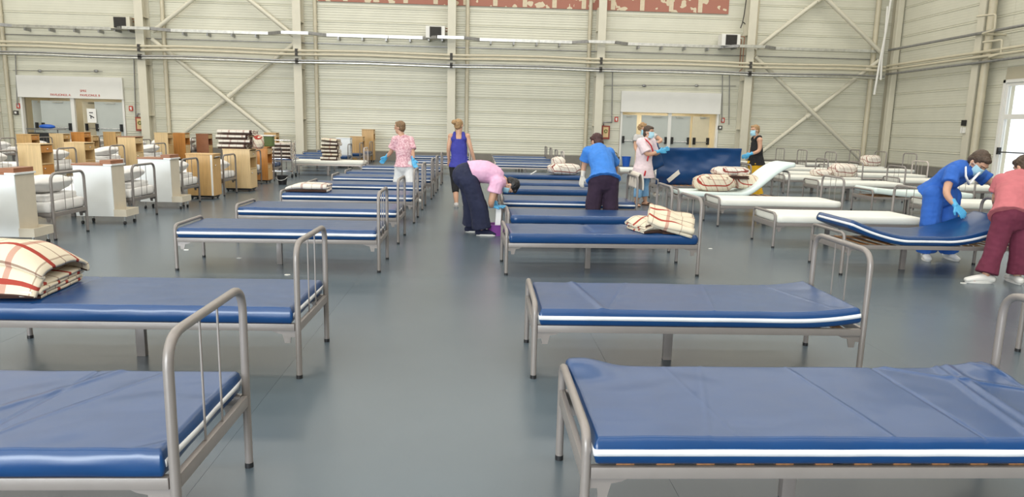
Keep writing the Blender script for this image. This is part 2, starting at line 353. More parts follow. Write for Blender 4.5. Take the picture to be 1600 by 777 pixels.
ge = nt.nodes.new('ShaderNodeNewGeometry'); nt.links.new(ge.outputs['Position'], nz.inputs['Vector']); nt.links.new(nz.outputs[0], cr.inputs[0]); nt.links.new(cr.outputs[0], pb.inputs['Base Color'])
b = bmn(); box(b, 0.005, -0.025, 0, wbd-0.005, 0, 1.2); bmes = mesh(b, 'primed_board', Mpat)
b = bmn(); box(b, -0.09, -0.012, 0.02, 0.09, 0, 1.2); jmes = mesh(b, 'filled_joint', M_putty)
for i in range(nb):
    link('primed_board', bmes, prim, (xb+i*wbd, PB-0.05, zb))
    if i: link('filled_joint', jmes, prim, (xb+i*wbd, PB-0.076, zb))

# steel columns with downpipes
def column(x, label, pipe, kind=0):
    t = thing('steel_column', label, 'column', (x, PB-0.62, 0), group='steel columns along the back wall')
    b = bmn(); box(b, -0.16, 0, 0, 0.16, 0.04, WZ); obj('front_flange', b, M_col, t)
    b = bmn(); box(b, -0.02, 0.04, 0, 0.02, 0.55, WZ); obj('web', b, M_col, t)
    b = bmn(); box(b, -0.16, 0.55, 0, 0.16, 0.59, WZ); obj('rear_flange', b, M_col, t)
    b = bmn(); box(b, -0.2, -0.03, 0, 0.2, 0.6, 0.03); obj('base_plate', b, M_col, t)
    for z in (1.6, 3.6, 5.4):
        boxobj('stiffener', (-0.155, 0.04, z, 0.155, 0.55, z+0.02), M_col, t)
    if pipe:
        q = thing('downpipe', 'painted downpipe beside the '+label, 'pipe', (x+pipe, PB-0.14, 0))
        b = bmn(); sweep(b, [(0, 0, 0), (0, 0, WZ)], 0.075, 12); obj('pipe', b, M_pipe, q, smooth=True, ang=50)
        for z in (1.2, 3.3, 5.3):
            b = bmn(); sweep(b, [(0, 0, z), (0, 0, z+0.1)], 0.088, 12); obj('collar', b, M_pipe, q, smooth=True, ang=50)
column(-19.35, 'steel column at the far left edge beside the lettered portal', 0.55)
column(-13.3, 'steel column between the lettered portal and the left cross bracing', 0.72)
column(-7.23, 'steel column right of the left cross bracing', 0.62)
column(-1.13, 'steel column behind the person in the blue tank top', 0.62)
column(4.9, 'steel column left of the plain white portal', -0.42)
column(11.04, 'steel column behind the person in yellow trousers', 0.34)
b = bmn(); box(b, -0.12, -0.12, 0, 0.12, 0.12, WZ, bev=0.03); o = obj('corner_post', b, M_col); o.location = (WX1-0.2, PB-0.45, 0); tag(o, 'rounded steel post in the corner of the two walls', 'column')
q = tubeobj('downpipe', [(WX1-0.95, PB-0.16, 0), (WX1-0.95, PB-0.16, WZ)], 0.1, M_pipe, n=12); tag(q, 'downpipe standing just left of the hall corner', 'pipe')
for i, (u0, v0, u1, v1, u2, v2) in enumerate(((1392, 0, 1374, 100, 1366, 148), (1387, 10, 1378, 90, 1376, 125))):
    q = tubeobj('hanging_hose', [at(u0, v0, PB-0.9), at((u0+u1)/2+1, (v0+v1)/2, PB-0.92), at(u1, v1, PB-0.9), at(u2, v2, PB-0.88)], 0.045, M_white, n=8)
    tag(q, ('long pale hose hanging down the corner past the pipes', 'shorter pale hose hanging beside the hall corner')[i], 'hose')
# right wall column
t = thing('steel_column', 'steel column on the right wall carrying a switch box', 'column', (WX1-0.42, 24.1, 0))
b = bmn(); box(b, 0, -0.16, 0, 0.04, 0.16, WZ); obj('front_flange', b, M_col, t)
b = bmn(); box(b, 0.04, -0.02, 0, 0.36, 0.02, WZ); obj('web', b, M_col, t); b = bmn(); box(b, 0.36, -0.16, 0, 0.40, 0.16, WZ); obj('rear_flange', b, M_col, t)
q = tubeobj('downpipe', [(WX1-0.3, 23.75, 0), (WX1-0.3, 23.75, WZ)], 0.12, M_pipe, n=12); tag(q, 'painted downpipe beside the column on the right wall', 'pipe')
sb = thing('switch_box', 'small black and white switch box on the right wall column', 'switch', (WX1-0.46, 24.22, 1.7))
boxobj('box', (-0.03, -0.1, 0.2, 0.03, 0.1, 0.4), M_black, sb, bev=0.005); b = bmn(); box(b, -0.03, -0.1, -0.05, 0.03, -0.02, 0.15); box(b, -0.03, 0.02, -0.05, 0.03, 0.1, 0.15); obj('socket', b, M_white, sb)

for i, pts in enumerate(([(1166, 0), (1163, 22), (1160, 36), (1157, 44)], [(1160, 34), (1163, 36), (1164.5, 38)])):
    q = tubeobj('hanging_cable', [at(u, v, PB-0.66) for u, v in pts], 0.022, M_dark, n=6); tag(q, ('dark cable hanging beside the column above the plain white portal', 'short dark cable hook at the end of the hanging cable')[i], 'cable')
# cross bracing
def brace(xa, xb_, za, zb_, label):
    t = thing('cross_brace', label, 'bracing', (0, PB-0.42, 0))
    b = bmn(); sweep(b, [(xa, -0.06, zb_), (xb_, -0.06, za)], 0.085, 10); obj('diagonal', b, M_col, t, smooth=True, ang=50)
    xm_, zm = (xa+xb_)/2, (za+zb_)/2; d = V((xb_-xa, 0, zb_-za)).normalized()
    b = bmn(); c = V((xm_, 0.06, zm)); sweep(b, [V((xa, 0.06, za)), c-d*0.2], 0.085, 10); sweep(b, [c+d*0.2, V((xb_, 0.06, zb_))], 0.085, 10); obj('split_diagonal', b, M_col, t, smooth=True, ang=50)
    b = bmn()
    for s in (-1, 1): sweep(b, [c+d*(0.2*s)-d*0.1, c+d*(0.2*s)+d*0.12], 0.11, 10)
    box(b, xm_-0.25, 0.05, zm-0.06, xm_+0.25, 0.07, zm+0.06); obj('node_collar', b, M_col, t, smooth=True, ang=40)
zt = at(250, 62, PB-0.4).z
brace(-12.9, -7.4, 0.15, zt, 'lower cross bracing between two columns left of the hall')
brace(-12.9, -7.4, zt+0.3, zt+4.6, 'upper cross bracing above the cable tray on the left')
brace(11.3, 16.6, 0.15, zt, 'lower cross bracing near the right corner of the hall')
brace(11.3, 16.6, zt+0.3, zt+4.6, 'upper cross bracing near the right corner of the hall')

# pipes along the back wall
YF = PB-0.66
z1 = at(465, 79, YF).z; z2 = at(465, 85, YF).z; z3 = at(465, 94, YF).z; z4 = at(465, 97.5, YF).z
for zz, r, M, lab in ((z1, 0.05, M_pipe, 'topmost cream pipe of the run across the back wall'), (z2, 0.05, M_pipe, 'second cream pipe of the run across the back wall'), (z3, 0.035, M_galvd, 'upper grey conduit below the cream pipes on the back wall'), (z4, 0.035, M_galv, 'lower grey conduit below the cream pipes on the back wall')):
    t = thing('wall_pipe', lab, 'pipe')
    b = bmn(); n = 24; sweep(b, [(WX0+0.2+(WX1-0.9-WX0)*k/n, YF-0.06+0.012*math.sin(k*2.1), zz+0.02*math.sin(k*1.7)) for k in range(n+1)], r, 8); obj('pipe', b, M, t, smooth=True, ang=50)
    for x in COLX[1:-1]:
        b = bmn(); box(b, x-0.05, YF-0.13, zz-0.06, x+0.05, YF+0.04, zz+0.06); obj('clip', b, M_dark, t)
for zz, r, M, lab in ((at(1390, 78, PB-0.6).z, 0.05, M_galvd, 'grey tray pipe along the right wall'), (at(1390, 103, PB-0.6).z, 0.05, M_pipe, 'upper cream pipe along the right wall'), (at(1390, 109, PB-0.6).z, 0.05, M_pipe, 'lower cream pipe along the right wall'), (at(1390, 116, PB-0.6).z, 0.045, M_galvd, 'grey conduit along the right wall')):
    q = tubeobj('wall_pipe', [(WX1-0.5, PB-0.5, zz), (WX1-0.5, 17, zz), (WX1-0.5, 9, zz)], r, M, n=8); tag(q, lab, 'pipe')
for (u, v0, v1, lab) in ((1548, 22, 47, 'small loop of pipe above the tray on the right wall'), (1558, 62, 84, 'bent pipe end with a valve on the right wall')):
    pts = arc_path([at(u-22, v0+4, 23.3), at(u+8, v0, 22.8), at(u+6, v1, 22.8), at(u-14, v1+6, 23.3), V((WX1-0.01, 23.35, at(u-14, v1+6, 23.3).z))], 0.08); q = tubeobj('bent_pipe', pts, 0.035, M_pipe, n=8); tag(q, lab, 'pipe')
# cable tray stepping round the columns
tray = thing('cable_tray', 'galvanised cable tray stepping around the columns of the back wall', 'cable tray')
zt2 = at(600, 57, PB-0.5).z
def tray_seg(p0, p1, M=M_galv):
    p0, p1 = V(p0), V(p1); d = (p1-p0); L = d.length; ang = math.atan2(d.y, d.x)
    b = bmn(); box(b, 0, -0.07, -0.05, L, 0.07, -0.04); box(b, 0, -0.075, -0.05, L, -0.065, 0.06); box(b, 0, 0.065, -0.05, L, 0.075, 0.06)
    o = obj('tray_section', b, M, tray); o.location = p0; o.rotation_euler = (0, 0, ang)
yw, yc = PB-0.35, PB-0.78
ex = [WX0+0.3]
for x in COLX[1:-1]: ex += [x]
for i, x in enumerate(COLX[1:-1]):
    xl = COLX[i]+1.1; tray_seg((xl, yw, zt2), ((xl+x-0.9)/2+0.4, yw, zt2)); tray_seg(((xl+x-0.9)/2+0.43, yw, zt2), (x-1.15, yw, zt2))
    tray_seg((x-1.15, yw, zt2), (x-0.55, yc, zt2), M_galvd); tray_seg((x-0.55, yc, zt2), (x+0.5, yc, zt2)); tray_seg((x+0.5, yc, zt2), (x+1.1, yw, zt2), M_galvd)
    for k in range(4):
        xx = xl+(x-1.2-xl)*(k+0.5)/4; b = bmn(); box(b, xx-0.03, yw-0.05, zt2-0.16, xx+0.03, PB, zt2-0.05); obj('bracket', b, M_galvd, tray)
tray_seg((COLX[-2]+1.1, yw, zt2), (COLX[-1]-0.4, yw, zt2))
q = tubeobj('thin_conduit', [(WX0+0.3, PB-0.12, zt2-0.3), (WX1-0.6, PB-0.12, zt2-0.3)], 0.022, M_galvd, n=6); tag(q, 'thin conduit running just under the cable tray', 'conduit')
# heater units
for i, (u, v, lab) in enumerate(((186, 35, 'heater unit with black grille above the lettered portal'), (680, 50, 'heater unit with black grille left of the middle column'), (1143, 62.5, 'heater unit with black grille above the plain white portal'))):
    p = at(u, v, PB-0.7); t = thing('wall_heater', lab, 'heater', (p.x, PB-0.45, p.z-0.22), group='heater units on the back wall')
    boxobj('casing', (-0.38, -0.2, 0, 0.38, 0.28, 0.46), M_white if i else M_col, t, bev=0.01)
    boxobj('grille', (-0.22, -0.225, 0.03, 0.24, -0.2, 0.43), M_dark, t)
    for k in range(7): boxobj('louvre', (-0.21, -0.25, 0.06+k*0.053, 0.23, -0.224, 0.075+k*0.053), M_dark, t)
    b = bmn(); box(b, -0.3, -0.1, -0.1, -0.24, 0.45, 0); box(b, 0.24, -0.1, -0.1, 0.3, 0.45, 0); obj('bracket', b, M_galvd, t)
    b = bmn(); sweep(b, arc_path([(0.39, 0, 0.4), (0.62, 0, 0.4), (0.62, 0, -0.9), (0.5, 0, -1.0)], 0.06), 0.018, 6); sweep(b, arc_path([(0.39, 0.05, 0.3), (0.52, 0.05, 0.3), (0.52, 0.05, -0.8)], 0.06), 0.018, 6); obj('supply_pipe', b, M_brown, t, smooth=True)
# thin conduits by the portals with emergency lamps, signs, hydrant boxes
for (u0, u1, v, lab) in ((20, 160, 110, 'thin conduit with two small lamps above the lettered portal'), (945, 1150, 133, 'thin conduit with two small lamps above the plain white portal')):
    t = thing('lamp_conduit', lab, 'conduit'); y = PB-0.1
    b = bmn(); sweep(b, [at(u0, v, y), at(u1, v+1.5, y)], 0.014, 6); obj('conduit', b, M_galvd, t)
    for f in (0.3, 0.93) if u0 < 100 else (0.3, 0.7):
        p = at(u0+(u1-u0)*f, v+1, y-0.06); b = bmn(); ellip(b, p, 0.09, 0.06, 0.06); obj('lamp', b, M_galvd, t, smooth=True)
for (u, v0, v1, lab) in ((212, 92, 184, 'drop conduit between the lettered portal and the column'), (956, 110, 192, 'drop conduit left of the plain white portal'), (1128, 115, 190, 'thin drop conduit right of the plain white portal'), (1139, 115, 195, 'second thin drop conduit right of the plain white portal'), (27, 85, 165, 'drop conduit at the left of the lettered portal')):
    q = tubeobj('drop_conduit', [at(u-(3 if u < 300 else -1), v0, PB-0.12), at(u, v1, PB-0.12)], 0.022, M_galvd, n=6); tag(q, lab, 'conduit')
def sign(u, v, wd, ht, lab):
    p = at(u, v, PB-0.07); t = thing('fire_sign', lab, 'sign', p, group='red fire signs beside the portals')
    boxobj('plate', (-wd/2, -0.008, -ht/2, wd/2, 0.008, ht/2), M_red, t)
    b = bmn(); box(b, -wd*0.12, -0.013, -ht*0.32, wd*0.22, -0.008, ht*0.3); box(b, -wd*0.25, -0.013, -ht*0.1, -wd*0.14, -0.008, ht*0.25); obj('pictogram', b, M_white, t)
sign(28.5, 165.5, 0.14, 0.2, 'small red fire sign left of the lettered portal'); sign(204.5, 169.5, 0.15, 0.2, 'small red fire sign right of the lettered portal')
sign(963, 186.5, 0.15, 0.2, 'small red fire sign left of the plain white portal'); sign(1129.5, 188, 0.15, 0.2, 'small red fire sign right of the plain white portal')
for (u, v, lab) in ((25, 176, 'dark alarm button beside the lettered portal'), (1125, 199.5, 'dark alarm button right of the plain white portal')):
    p = at(u, v, PB-0.07); t = thing('alarm_button', lab, 'button', p); boxobj('case', (-0.09, -0.03, -0.08, 0.09, 0.03, 0.08), M_dark, t, bev=0.01); boxobj('button', (-0.04, -0.04, -0.04, 0.04, -0.03, 0.04), M_white, t)
for (u, v, lab) in ((219.5, 194, 'red brown hydrant box half behind the left column'), (946, 207, 'red brown hydrant box with a glass front beside the plain white portal')):
    p = at(u, v, PB-0.2); t = thing('hydrant_box', lab, 'hydrant box', p)
    boxobj('case', (-0.17, -0.06, -0.28, 0.17, 0.14, 0.28), M_redbrown, t, bev=0.01); boxobj('glass_front', (-0.11, -0.07, -0.2, 0.11, -0.06, 0.22), M_oakl, t)
    b = bmn(); sweep(b, [V((0.06*math.cos(a/2), -0.075, 0.05+0.06*math.sin(a/2))) for a in range(13)], 0.02, 6); obj('coiled_hose', b, mat('hose_green', (0.15, 0.2, 0.05), 0.6), t, smooth=True)
    b = bmn(); sweep(b, arc_path([(-0.1, 0, 0.28), (-0.1, 0, 0.42), (0.25, 0, 0.42)], 0.05), 0.03, 8); obj('valve_pipe', b, M_galvd, t, smooth=True)
p = at(961, 250, 28.9); t = thing('fire_extinguisher', 'red fire extinguisher standing beside the plain white portal', 'extinguisher', (p.x, 29.2, 0))
b = bmn(); sweep(b, [(0, 0, 0), (0, 0, 0.02), (0, 0, 0.42), (0, 0, 0.49), (0, 0, 0.53)], [0.075, 0.085, 0.085, 0.06, 0.03], 14); obj('cylinder', b, M_red, t, smooth=True, ang=40)
b = bmn(); sweep(b, [(0, 0, 0.53), (0, 0, 0.58)], 0.025, 8); box(b, -0.02, -0.09, 0.58, 0.02, 0.05, 0.61); obj('valve', b, M_black, t)
b = bmn(); sweep(b, arc_path([(0.02, 0, 0.56), (0.13, 0, 0.52), (0.12, 0, 0.15)], 0.08), 0.014, 6); obj('hose', b, M_black, t, smooth=True)
boxobj('label_plate', (-0.05, -0.09, 0.18, 0.05, -0.08, 0.36), M_white, t)
def bucket(label, loc, r0, r1, h, M, handle=True, cat='bucket', name='bucket'):
    t = thing(name, label, cat, loc)
    b = bmn(); n = 20
    prof = [(0, 0), (r0, 0), (r0+(r1-r0)*0.97, h*0.97), (r1+0.012, h*0.97), (r1+0.012, h), (r1-0.008, h), (r0-0.01, 0.012), (0, 0.012)]
    rings = [[b.verts.new((r*math.cos(2*PI*k/n), r*math.sin(2*PI*k/n), z)) for k in range(n)] for r, z in prof[1:-1]]
    for q in range(len(rings)-1):
        for k in range(n): b.faces.new((rings[q][k], rings[q][(k+1) % n], rings[q+1][(k+1) % n], rings[q+1][k]))
    b.faces.new(rings[0][::-1]); b.faces.new(rings[-1]); obj('pail', b, M, t, smooth=True, ang=40)
    if handle:
        b = bmn(); sweep(b, [V((r1*1.05*math.cos(PI*k/10), -0.0-0.06*math.sin(PI*k/10), h-0.02-0.09*math.sin(PI*k/10)))+V((0, -r1*math.sin(PI*k/10), 0)) for k in range(11)], 0.006, 6); obj('handle', b, M_galv, t, smooth=True)
    return t
M_bkblue = mat('bucket_blue', (0.02, 0.12, 0.55), 0.4); M_purple = mat('bucket_purple', (0.24, 0.06, 0.30), 0.4)
p = at(979, 254, 29.0); bucket('bright blue bucket against the right lobby door', (p.x, 29.1, 0), 0.14, 0.19, 0.4, M_bkblue, False)

# ================================================================== BEDS
BL, BW = 2.0, 0.72       # spacing of the legs
HH, FH = 0.825, 0.475    # head and foot tube heights
RT = 0.0175
def bed_meshes(hh, tag_):
    d = {}
    b = bmn(); sweep(b, arc_path([(0, -BW/2, 0.02), (0, -BW/2, hh-RT), (0, BW/2, hh-RT), (0, BW/2, 0.02)], 0.11, 7), RT, 10); d['head_tube'] = b
    b = bmn(); box(b, -0.012, -BW/2+RT, 0.285, 0.012, BW/2-RT, 0.335, bev=0.003); d['head_bar'] = b
    b = bmn(); sweep(b, [(0, 0, 0.335), (0, 0, hh-2*RT)], 0.0045, 6); d['wire'] = b
    b = bmn(); sweep(b, arc_path([(0, -BW/2, 0.02), (0, -BW/2, FH-RT), (0, BW/2, FH-RT), (0, BW/2, 0.02)], 0.07, 6), RT, 10); d['foot_tube'] = b
    b = bmn(); box(b, -0.012, -BW/2+RT, 0.27, 0.012, BW/2-RT, 0.34, bev=0.003); d['foot_bar'] = b
    b = bmn(); box(b, -BL/2+RT, -0.016, 0.29, BL/2-RT, 0.016, 0.333, bev=0.004); d['side_rail'] = b
    b = bmn()
    pr = [(0, 0.29), (0.14, 0.29), (0.11, 0.275), (0.075, 0.268), (0.062, 0.215), (0.03, 0.215), (0.026, 0.25), (0, 0.25)]
    A = [b.verts.new((x, -0.004, z)) for x, z in pr]; B = [b.verts.new((x, 0.004, z)) for x, z in pr]
    b.faces.new(A); b.faces.new(B[::-1])
    for i in range(len(pr)): b.faces.new((A[i], A[(i+1) % 8], B[(i+1) % 8], B[i]))
    d['bracket'] = b
    b = bmn(); box(b, -0.028, -0.02, 0, 0.028, 0.02, 0.31, bev=0.003); d['middle_leg'] = b
    b = bmn(); box(b, -0.02, -BW/2+0.016, 0.30, 0.02, BW/2-0.016, 0.328); d['cross_bar'] = b
    b = bmn(); sweep(b, [(0, 0, 0), (0, 0, 0.022)], 0.019, 10); d['foot_cap'] = b
    b = bmn(); box(b, -0.032, -BW/2+0.012, 0.322, 0.032, BW/2-0.012, 0.331); d['slat'] = b
    return d
BEDM = {}
for key, M, hh in (('grey', M_frame, HH), ('pale', M_framel, HH), ('dark', M_framed, HH), ('tall', M_frame, 0.96)):
    BEDM[key] = {k: mesh(v, k, M_black if k == 'foot_cap' else (M_slat if k == 'slat' else M), smooth=(k not in ('slat', 'bracket')), ang=45) for k, v in bed_meshes(hh, key).items()}
def fbm(x, y, s): return noise.noise(V((x, y, s)))
def mattress_mesh(seed, nx=24, ny=10, L=1.94, W=0.755, T=0.10, bend=None, wr=1.0, creases=(), lift=(), mats=M_blue, band=True):
    "soft slab whose underside is at z=0, with a zip band mesh along one long side and both ends"
    def dz(x, y):
        z = 0.0035*wr*fbm(x*2.1, y*2.6, seed)+0.0018*wr*fbm(x*7, y*9, seed+3)
        for (cx, dx, cy, dy, a, wd) in creases:          # ridge through (cx,cy) along (dx,dy)
            d = abs((x-cx)*dy-(y-cy)*dx)/math.hypot(dx, dy); z += a*math.exp(-(d/wd)**2)
        return z
    def base(x, y):
        z = 0.0
        if bend: z += bend(x, y)
        for (cx, cy, a, r) in lift: z += a*math.exp(-(((x-cx)/r)**2+((y-cy)/r)**2))
        return z
    def slope(x, y):
        e = 0.01; return (base(x+e, y)-base(x-e, y))/(2*e)
    def P(x, y, t, out=(0, 0)):
        "t: height within the slab"
        s = slope(x, y); n = 1/math.sqrt(1+s*s)
        return V((x+out[0]-s*n*t, y+out[1], base(x, y)+n*t+(dz(x, y) if t > T*0.9 else 0)))
    b = bmn()
    X = [-L/2+L*i/nx for i in range(nx+1)]; Y = [-W/2+W*j/ny for j in range(ny+1)]
    ins = 0.012
    def shr(v, h): return v*(1-ins/h)
    top = [[b.verts.new(P(shr(x, L/2), shr(y, W/2), T)) for y in Y] for x in X]
    bot = [[b.verts.new(P(shr(x, L/2), shr(y, W/2), 0.0)) for y in Y] for x in X]
    for i in range(nx):
        for j in range(ny):
            b.faces.new((top[i][j], top[i+1][j], top[i+1][j+1], top[i][j+1])); b.faces.new((bot[i][j], bot[i][j+1], bot[i+1][j+1], bot[i+1][j]))
    ring = [(i, 0) for i in range(nx)]+[(nx, j) for j in range(ny)]+[(i, ny) for i in range(nx, 0, -1)]+[(0, j) for j in range(ny, 0, -1)]
    def side(t, o):
        out = []
        for i, j in ring:
            x, y = X[i], Y[j]; ox = (o if i == nx else -o if i == 0 else 0); oy = (o if j == ny else -o if j == 0 else 0)
            wob = 0.004*wr*fbm(x*5, y*5, seed+9+t*20); k = 0.7 if ox and oy else 1
            out.append(P(x, y, t, (ox*k+(wob if ox > 0 else -wob if ox < 0 else 0), oy*k+(wob if oy > 0 else -wob if oy < 0 else 0))))
        return out
    rows = [[bot[i][j] for i, j in ring]]
    for t, o in ((0.1*T, -0.002), (0.35*T, 0.006), (0.65*T, 0.006), (0.9*T, -0.002)): rows.append([b.verts.new(p) for p in side(t, o)])
    rows.append([top[i][j] for i, j in ring]); n = len(ring)
    for q in range(len(rows)-1):
        for k in range(n): b.faces.new((rows[q][k], rows[q][(k+1) % n], rows[q+1][(k+1) % n], rows[q+1][k]))
    me = mesh(b, 'mattress', mats, smooth=True); zm = None
    if band:
        lo = side(0.37*T, 0.0085); hi = side(0.62*T, 0.0085); b = bmn()
        idx = [k for k, (i, j) in enumerate(ring) if j < ny or (i in (0, nx) and j < ny)]
        # order: far end of the left side -> near long side -> right side
        seq = [k for k in range(n) if ring[k][0] == 0 and ring[k][1] > 0 and ring[k][1] < ny]+[k for k in range(n) if ring[k][1] == 0]+[k for k in range(n) if ring[k][0] == nx and 0 < ring[k][1] < ny]
        A = [b.verts.new(lo[k]) for k in seq]; B = [b.verts.new(hi[k]) for k in seq]
        for k in range(len(seq)-1): b.faces.new((A[k], A[k+1], B[k+1], B[k]))
        zm = mesh(b, 'zip_band', M_zip, smooth=True)
        bmx = bmn(); bmx.from_mesh(zm); g = bmesh.ops.solidify(bmx, geom=bmx.faces[:], thickness=0.003); bmx.to_mesh(zm); bmx.free()
        zm.polygons.foreach_set('use_smooth', [True]*len(zm.polygons))
    return me, zm
GEN = {'blue': [mattress_mesh(s, mats=M_blue) for s in (1.3, 5.1, 8.7)], 'foam': [mattress_mesh(s, wr=0.5, mats=M_foam, band=False) for s in (2.2, 6.6)]}
pil_b = bmn()
def pillow_mesh(seed, M):
    b = bmn(); bmesh.ops.create_uvsphere(b, u_segments=20, v_segments=12, radius=1)
    for v in b.verts:
        x, y, z = v.co; f = lambda a: math.copysign(abs(a)**0.55, a)
        e = max(abs(f(x)), abs(f(y))); c4 = (abs(f(x))*abs(f(y)))**2; v.co = V((f(x)*0.22*(1+0.08*c4), f(y)*0.33*(1+0.08*c4), z*0.115*(1-0.75*e**3)+0.02*fbm(x*1.7, y*1.7, seed)+0.012*fbm(x*4, y*4, seed)))
    return mesh(b, 'pillow', M, smooth=True)
PIL = [pillow_mesh(1.1, M_linen), pillow_mesh(4.2, M_linen), pillow_mesh(7.7, M_linenc)]
_gi = [0]
def bed(label, x, y, mt='blue', key='grey', cat='bed', yaw=0.0, slats=False, zip_side='near', custom=None, group=None, flip=False, high=False):
    "bed whose near foot-end leg stands at (x, y): foot at x, head at x+2"
    name = {'blue': 'hospital_bed', 'foam': 'hospital_bed', 'linen': 'hospital_bed', None: 'hospital_bed'}[mt]
    t = thing(name, label, cat, (x+BL/2, y+BW/2, 0), yaw, group)
    D = BEDM[key]; s = -1 if flip else 1
    def L(n, loc, rz=0): return link(n, D[n], t, loc, rz)
    L('head_tube', (s*BL/2, 0, 0)); L('head_bar', (s*BL/2, 0, 0)); L('foot_tube', (-s*BL/2, 0, 0)); L('foot_bar', (-s*BL/2, 0, 0))
    for yy in (-0.095, 0.075): L('wire', (s*BL/2, yy, 0))
    for sy in (-1, 1):
        L('side_rail', (0, sy*(BW/2-0.004), 0))
        L('bracket', (-BL/2+RT, sy*(BW/2-0.004), 0)); L('bracket', (BL/2-RT, sy*(BW/2-0.004), 0), PI)
        for sx in (-1, 1): L('foot_cap', (sx*BL/2, sy*BW/2, 0))
    L('middle_leg', (-0.09, 0.02, 0)); L('cross_bar', (-0.09, 0, 0))
    if slats:
        for k in range(13): L('slat', (-0.858+k*0.143, 0, 0.011 if high else 0))
    else:
        for xx in (-0.6, 0.5): L('cross_bar', (xx, 0, 0))
    if mt in ('blue', 'foam'):
        me, zm = custom if custom else GEN[mt][_gi[0] % len(GEN[mt])]; _gi[0] += 1
        mo = thing('mattress', '', 'mattress') if False else link('mattress', me, None, (x+BL/2, y+BW/2, 0.345 if high else 0.334), yaw+(PI if zip_side == 'far' else 0))
        if zm: link('zip_band', zm, mo)
        tag(mo, ('blue vinyl mattress on the ' if mt == 'blue' else 'white foam mattress on the ')+label.replace('grey steel bed', 'bed').replace('with blue vinyl mattress ', '').replace('with white foam mattress ', ''), 'mattress', 'blue mattresses' if mt == 'blue' else 'white mattresses')
    return t
GB = 'grey beds with blue mattresses'; GW = 'grey beds with white mattresses'; GL = 'made-up beds on the left'
R_ = lambda *a: a
# ---- near mattresses with folds of their own
def cr(*a): return a
m_L0 = mattress_mesh(11.0, 220, 80, wr=1.2, creases=(cr(0.35, 0.12, 0.05, 1, -0.005, 0.007), cr(-0.35, 0.1, 0, 1, -0.005, 0.007), cr(0, 0.02, 1, 0.04, 0.003, 0.008), cr(0.3, 0.2, 1, 0.35, 0.006, 0.02), cr(-0.1, 0.15, 1, 0.12, 0.003, 0.012), cr(0.1, -0.15, 1, 0.3, 0.002, 0.01)), lift=((0.9, 0.3, 0.02, 0.25),))
m_L1 = mattress_mesh(14.0, 200, 72, wr=1.0, creases=(cr(0, 0.03, 1, 0.01, 0.003, 0.007), cr(0.5, 0, 0.1, 1, -0.004, 0.008), cr(-0.2, 0.2, 1, -0.12, 0.003, 0.012), cr(0.2, 0.25, 1, 0.1, 0.003, 0.01)))
m_R0 = mattress_mesh(17.0, 260, 90, wr=0.9, creases=(cr(0.42, 0, -0.05, 1, -0.006, 0.006), cr(0.06, -0.1, -0.06, 1, 0.0028, 0.006), cr(-0.5, -0.1, -0.05, 1, 0.0012, 0.006), cr(0, 0.07, 1, 0, 0.0028, 0.006), cr(0.78, 0.15, 0.35, 1, 0.010, 0.022), cr(0.85, 0.1, 1, 0.55, 0.008, 0.018), cr(0.62, 0.15, 1, -0.35, 0.005, 0.014), cr(0.9, -0.05, 1, 0.9, 0.005, 0.012), cr(-0.2, 0.06, 1, 0.22, 0.002, 0.009), cr(-0.55, 0.26, 1, -0.16, 0.008, 0.014), cr(-0.8, -0.28, 1, -0.3, 0.002, 0.006)), lift=((-0.93, 0.34, 0.04, 0.12), (0.93, 0.34, 0.03, 0.16)))
m_R1 = mattress_mesh(21.0, 200, 72, wr=0.9, bend=lambda x, y: 0.035*max(0, (x-0.55)/0.4)**2, creases=(cr(-0.78, -0.1, 1, 0.75, 0.009, 0.02), cr(0, 0.09, 1, 0.0, 0.003, 0.006), cr(0.35, 0.1, 1, 0.5, 0.003, 0.009), cr(-0.1, 0.12, 1, 0.35, 0.003, 0.01), cr(0.5, 0.1, 1, -0.4, 0.002, 0.008)))
m_L2 = mattress_mesh(25.0, 80, 28, wr=1.2, creases=(cr(0.5, 0, 1, -0.12, 0.004, 0.02),))
m_R2 = mattress_mesh(27.0, 80, 28, wr=1.3, creases=(cr(-0.8, -0.2, 1, 0.6, 0.006, 0.03), cr(0.1, 0, 0.1, 1, -0.005, 0.015)))
m_W3 = mattress_mesh(29.0, 80, 20, wr=1.2, bend=lambda x, y: 0.17*max(0, (-x-0.3)/0.65)**1.6+0.22*max(0, (x-0.15)/0.8)**1.7)
m_WB = mattress_mesh(31.0, 70, 14, L=2.0, wr=0.5, T=0.085, mats=M_foamc, band=False, bend=lambda x, y: 0.56*(lambda q: q*q*(3-2*q))(min(1, max(0, (x-0.05)/0.95))))
m_D1 = mattress_mesh(33.0, 50, 14, wr=0.4, mats=M_foamc, band=False, bend=lambda x, y: 0.07*max(0, (-x-0.2)/0.75)**1.3)
# ---- left blue row: foot at x=-3, head at x=-1
bed('grey steel bed with blue vinyl mattress nearest the camera on the left', -2.98, 2.2, slats=True, zip_side='far', custom=m_L0, group=GB, yaw=0.0)
bed('grey steel bed with blue vinyl mattress carrying the big plaid blanket pile', -3.03, 4.03, slats=True, zip_side='far', custom=m_L1, group=GB, yaw=-0.012)
bed('grey steel bed with blue vinyl mattress third from the front in the left row', -2.995, 7.06, slats=True, custom=m_L2, group=GB, yaw=0.012)
bed('grey steel bed with blue vinyl mattress fourth from the front in the left row', -2.99, 8.84, group=GB, yaw=-0.01)
bed('grey steel bed with blue vinyl mattress carrying a small rolled blanket, left row', -2.97, 10.75, group=GB, yaw=0.005)
bed('grey steel bed with blue vinyl mattress just in front of the person in white trousers', -2.98, 12.5, group=GB)
bed('grey steel bed with blue vinyl mattress just behind the person in white trousers', -2.94, 14.37, group=GB)
bed('grey steel bed with blue vinyl mattress eighth from the front in the left row', -2.93, 15.75, group=GB, zip_side='far')
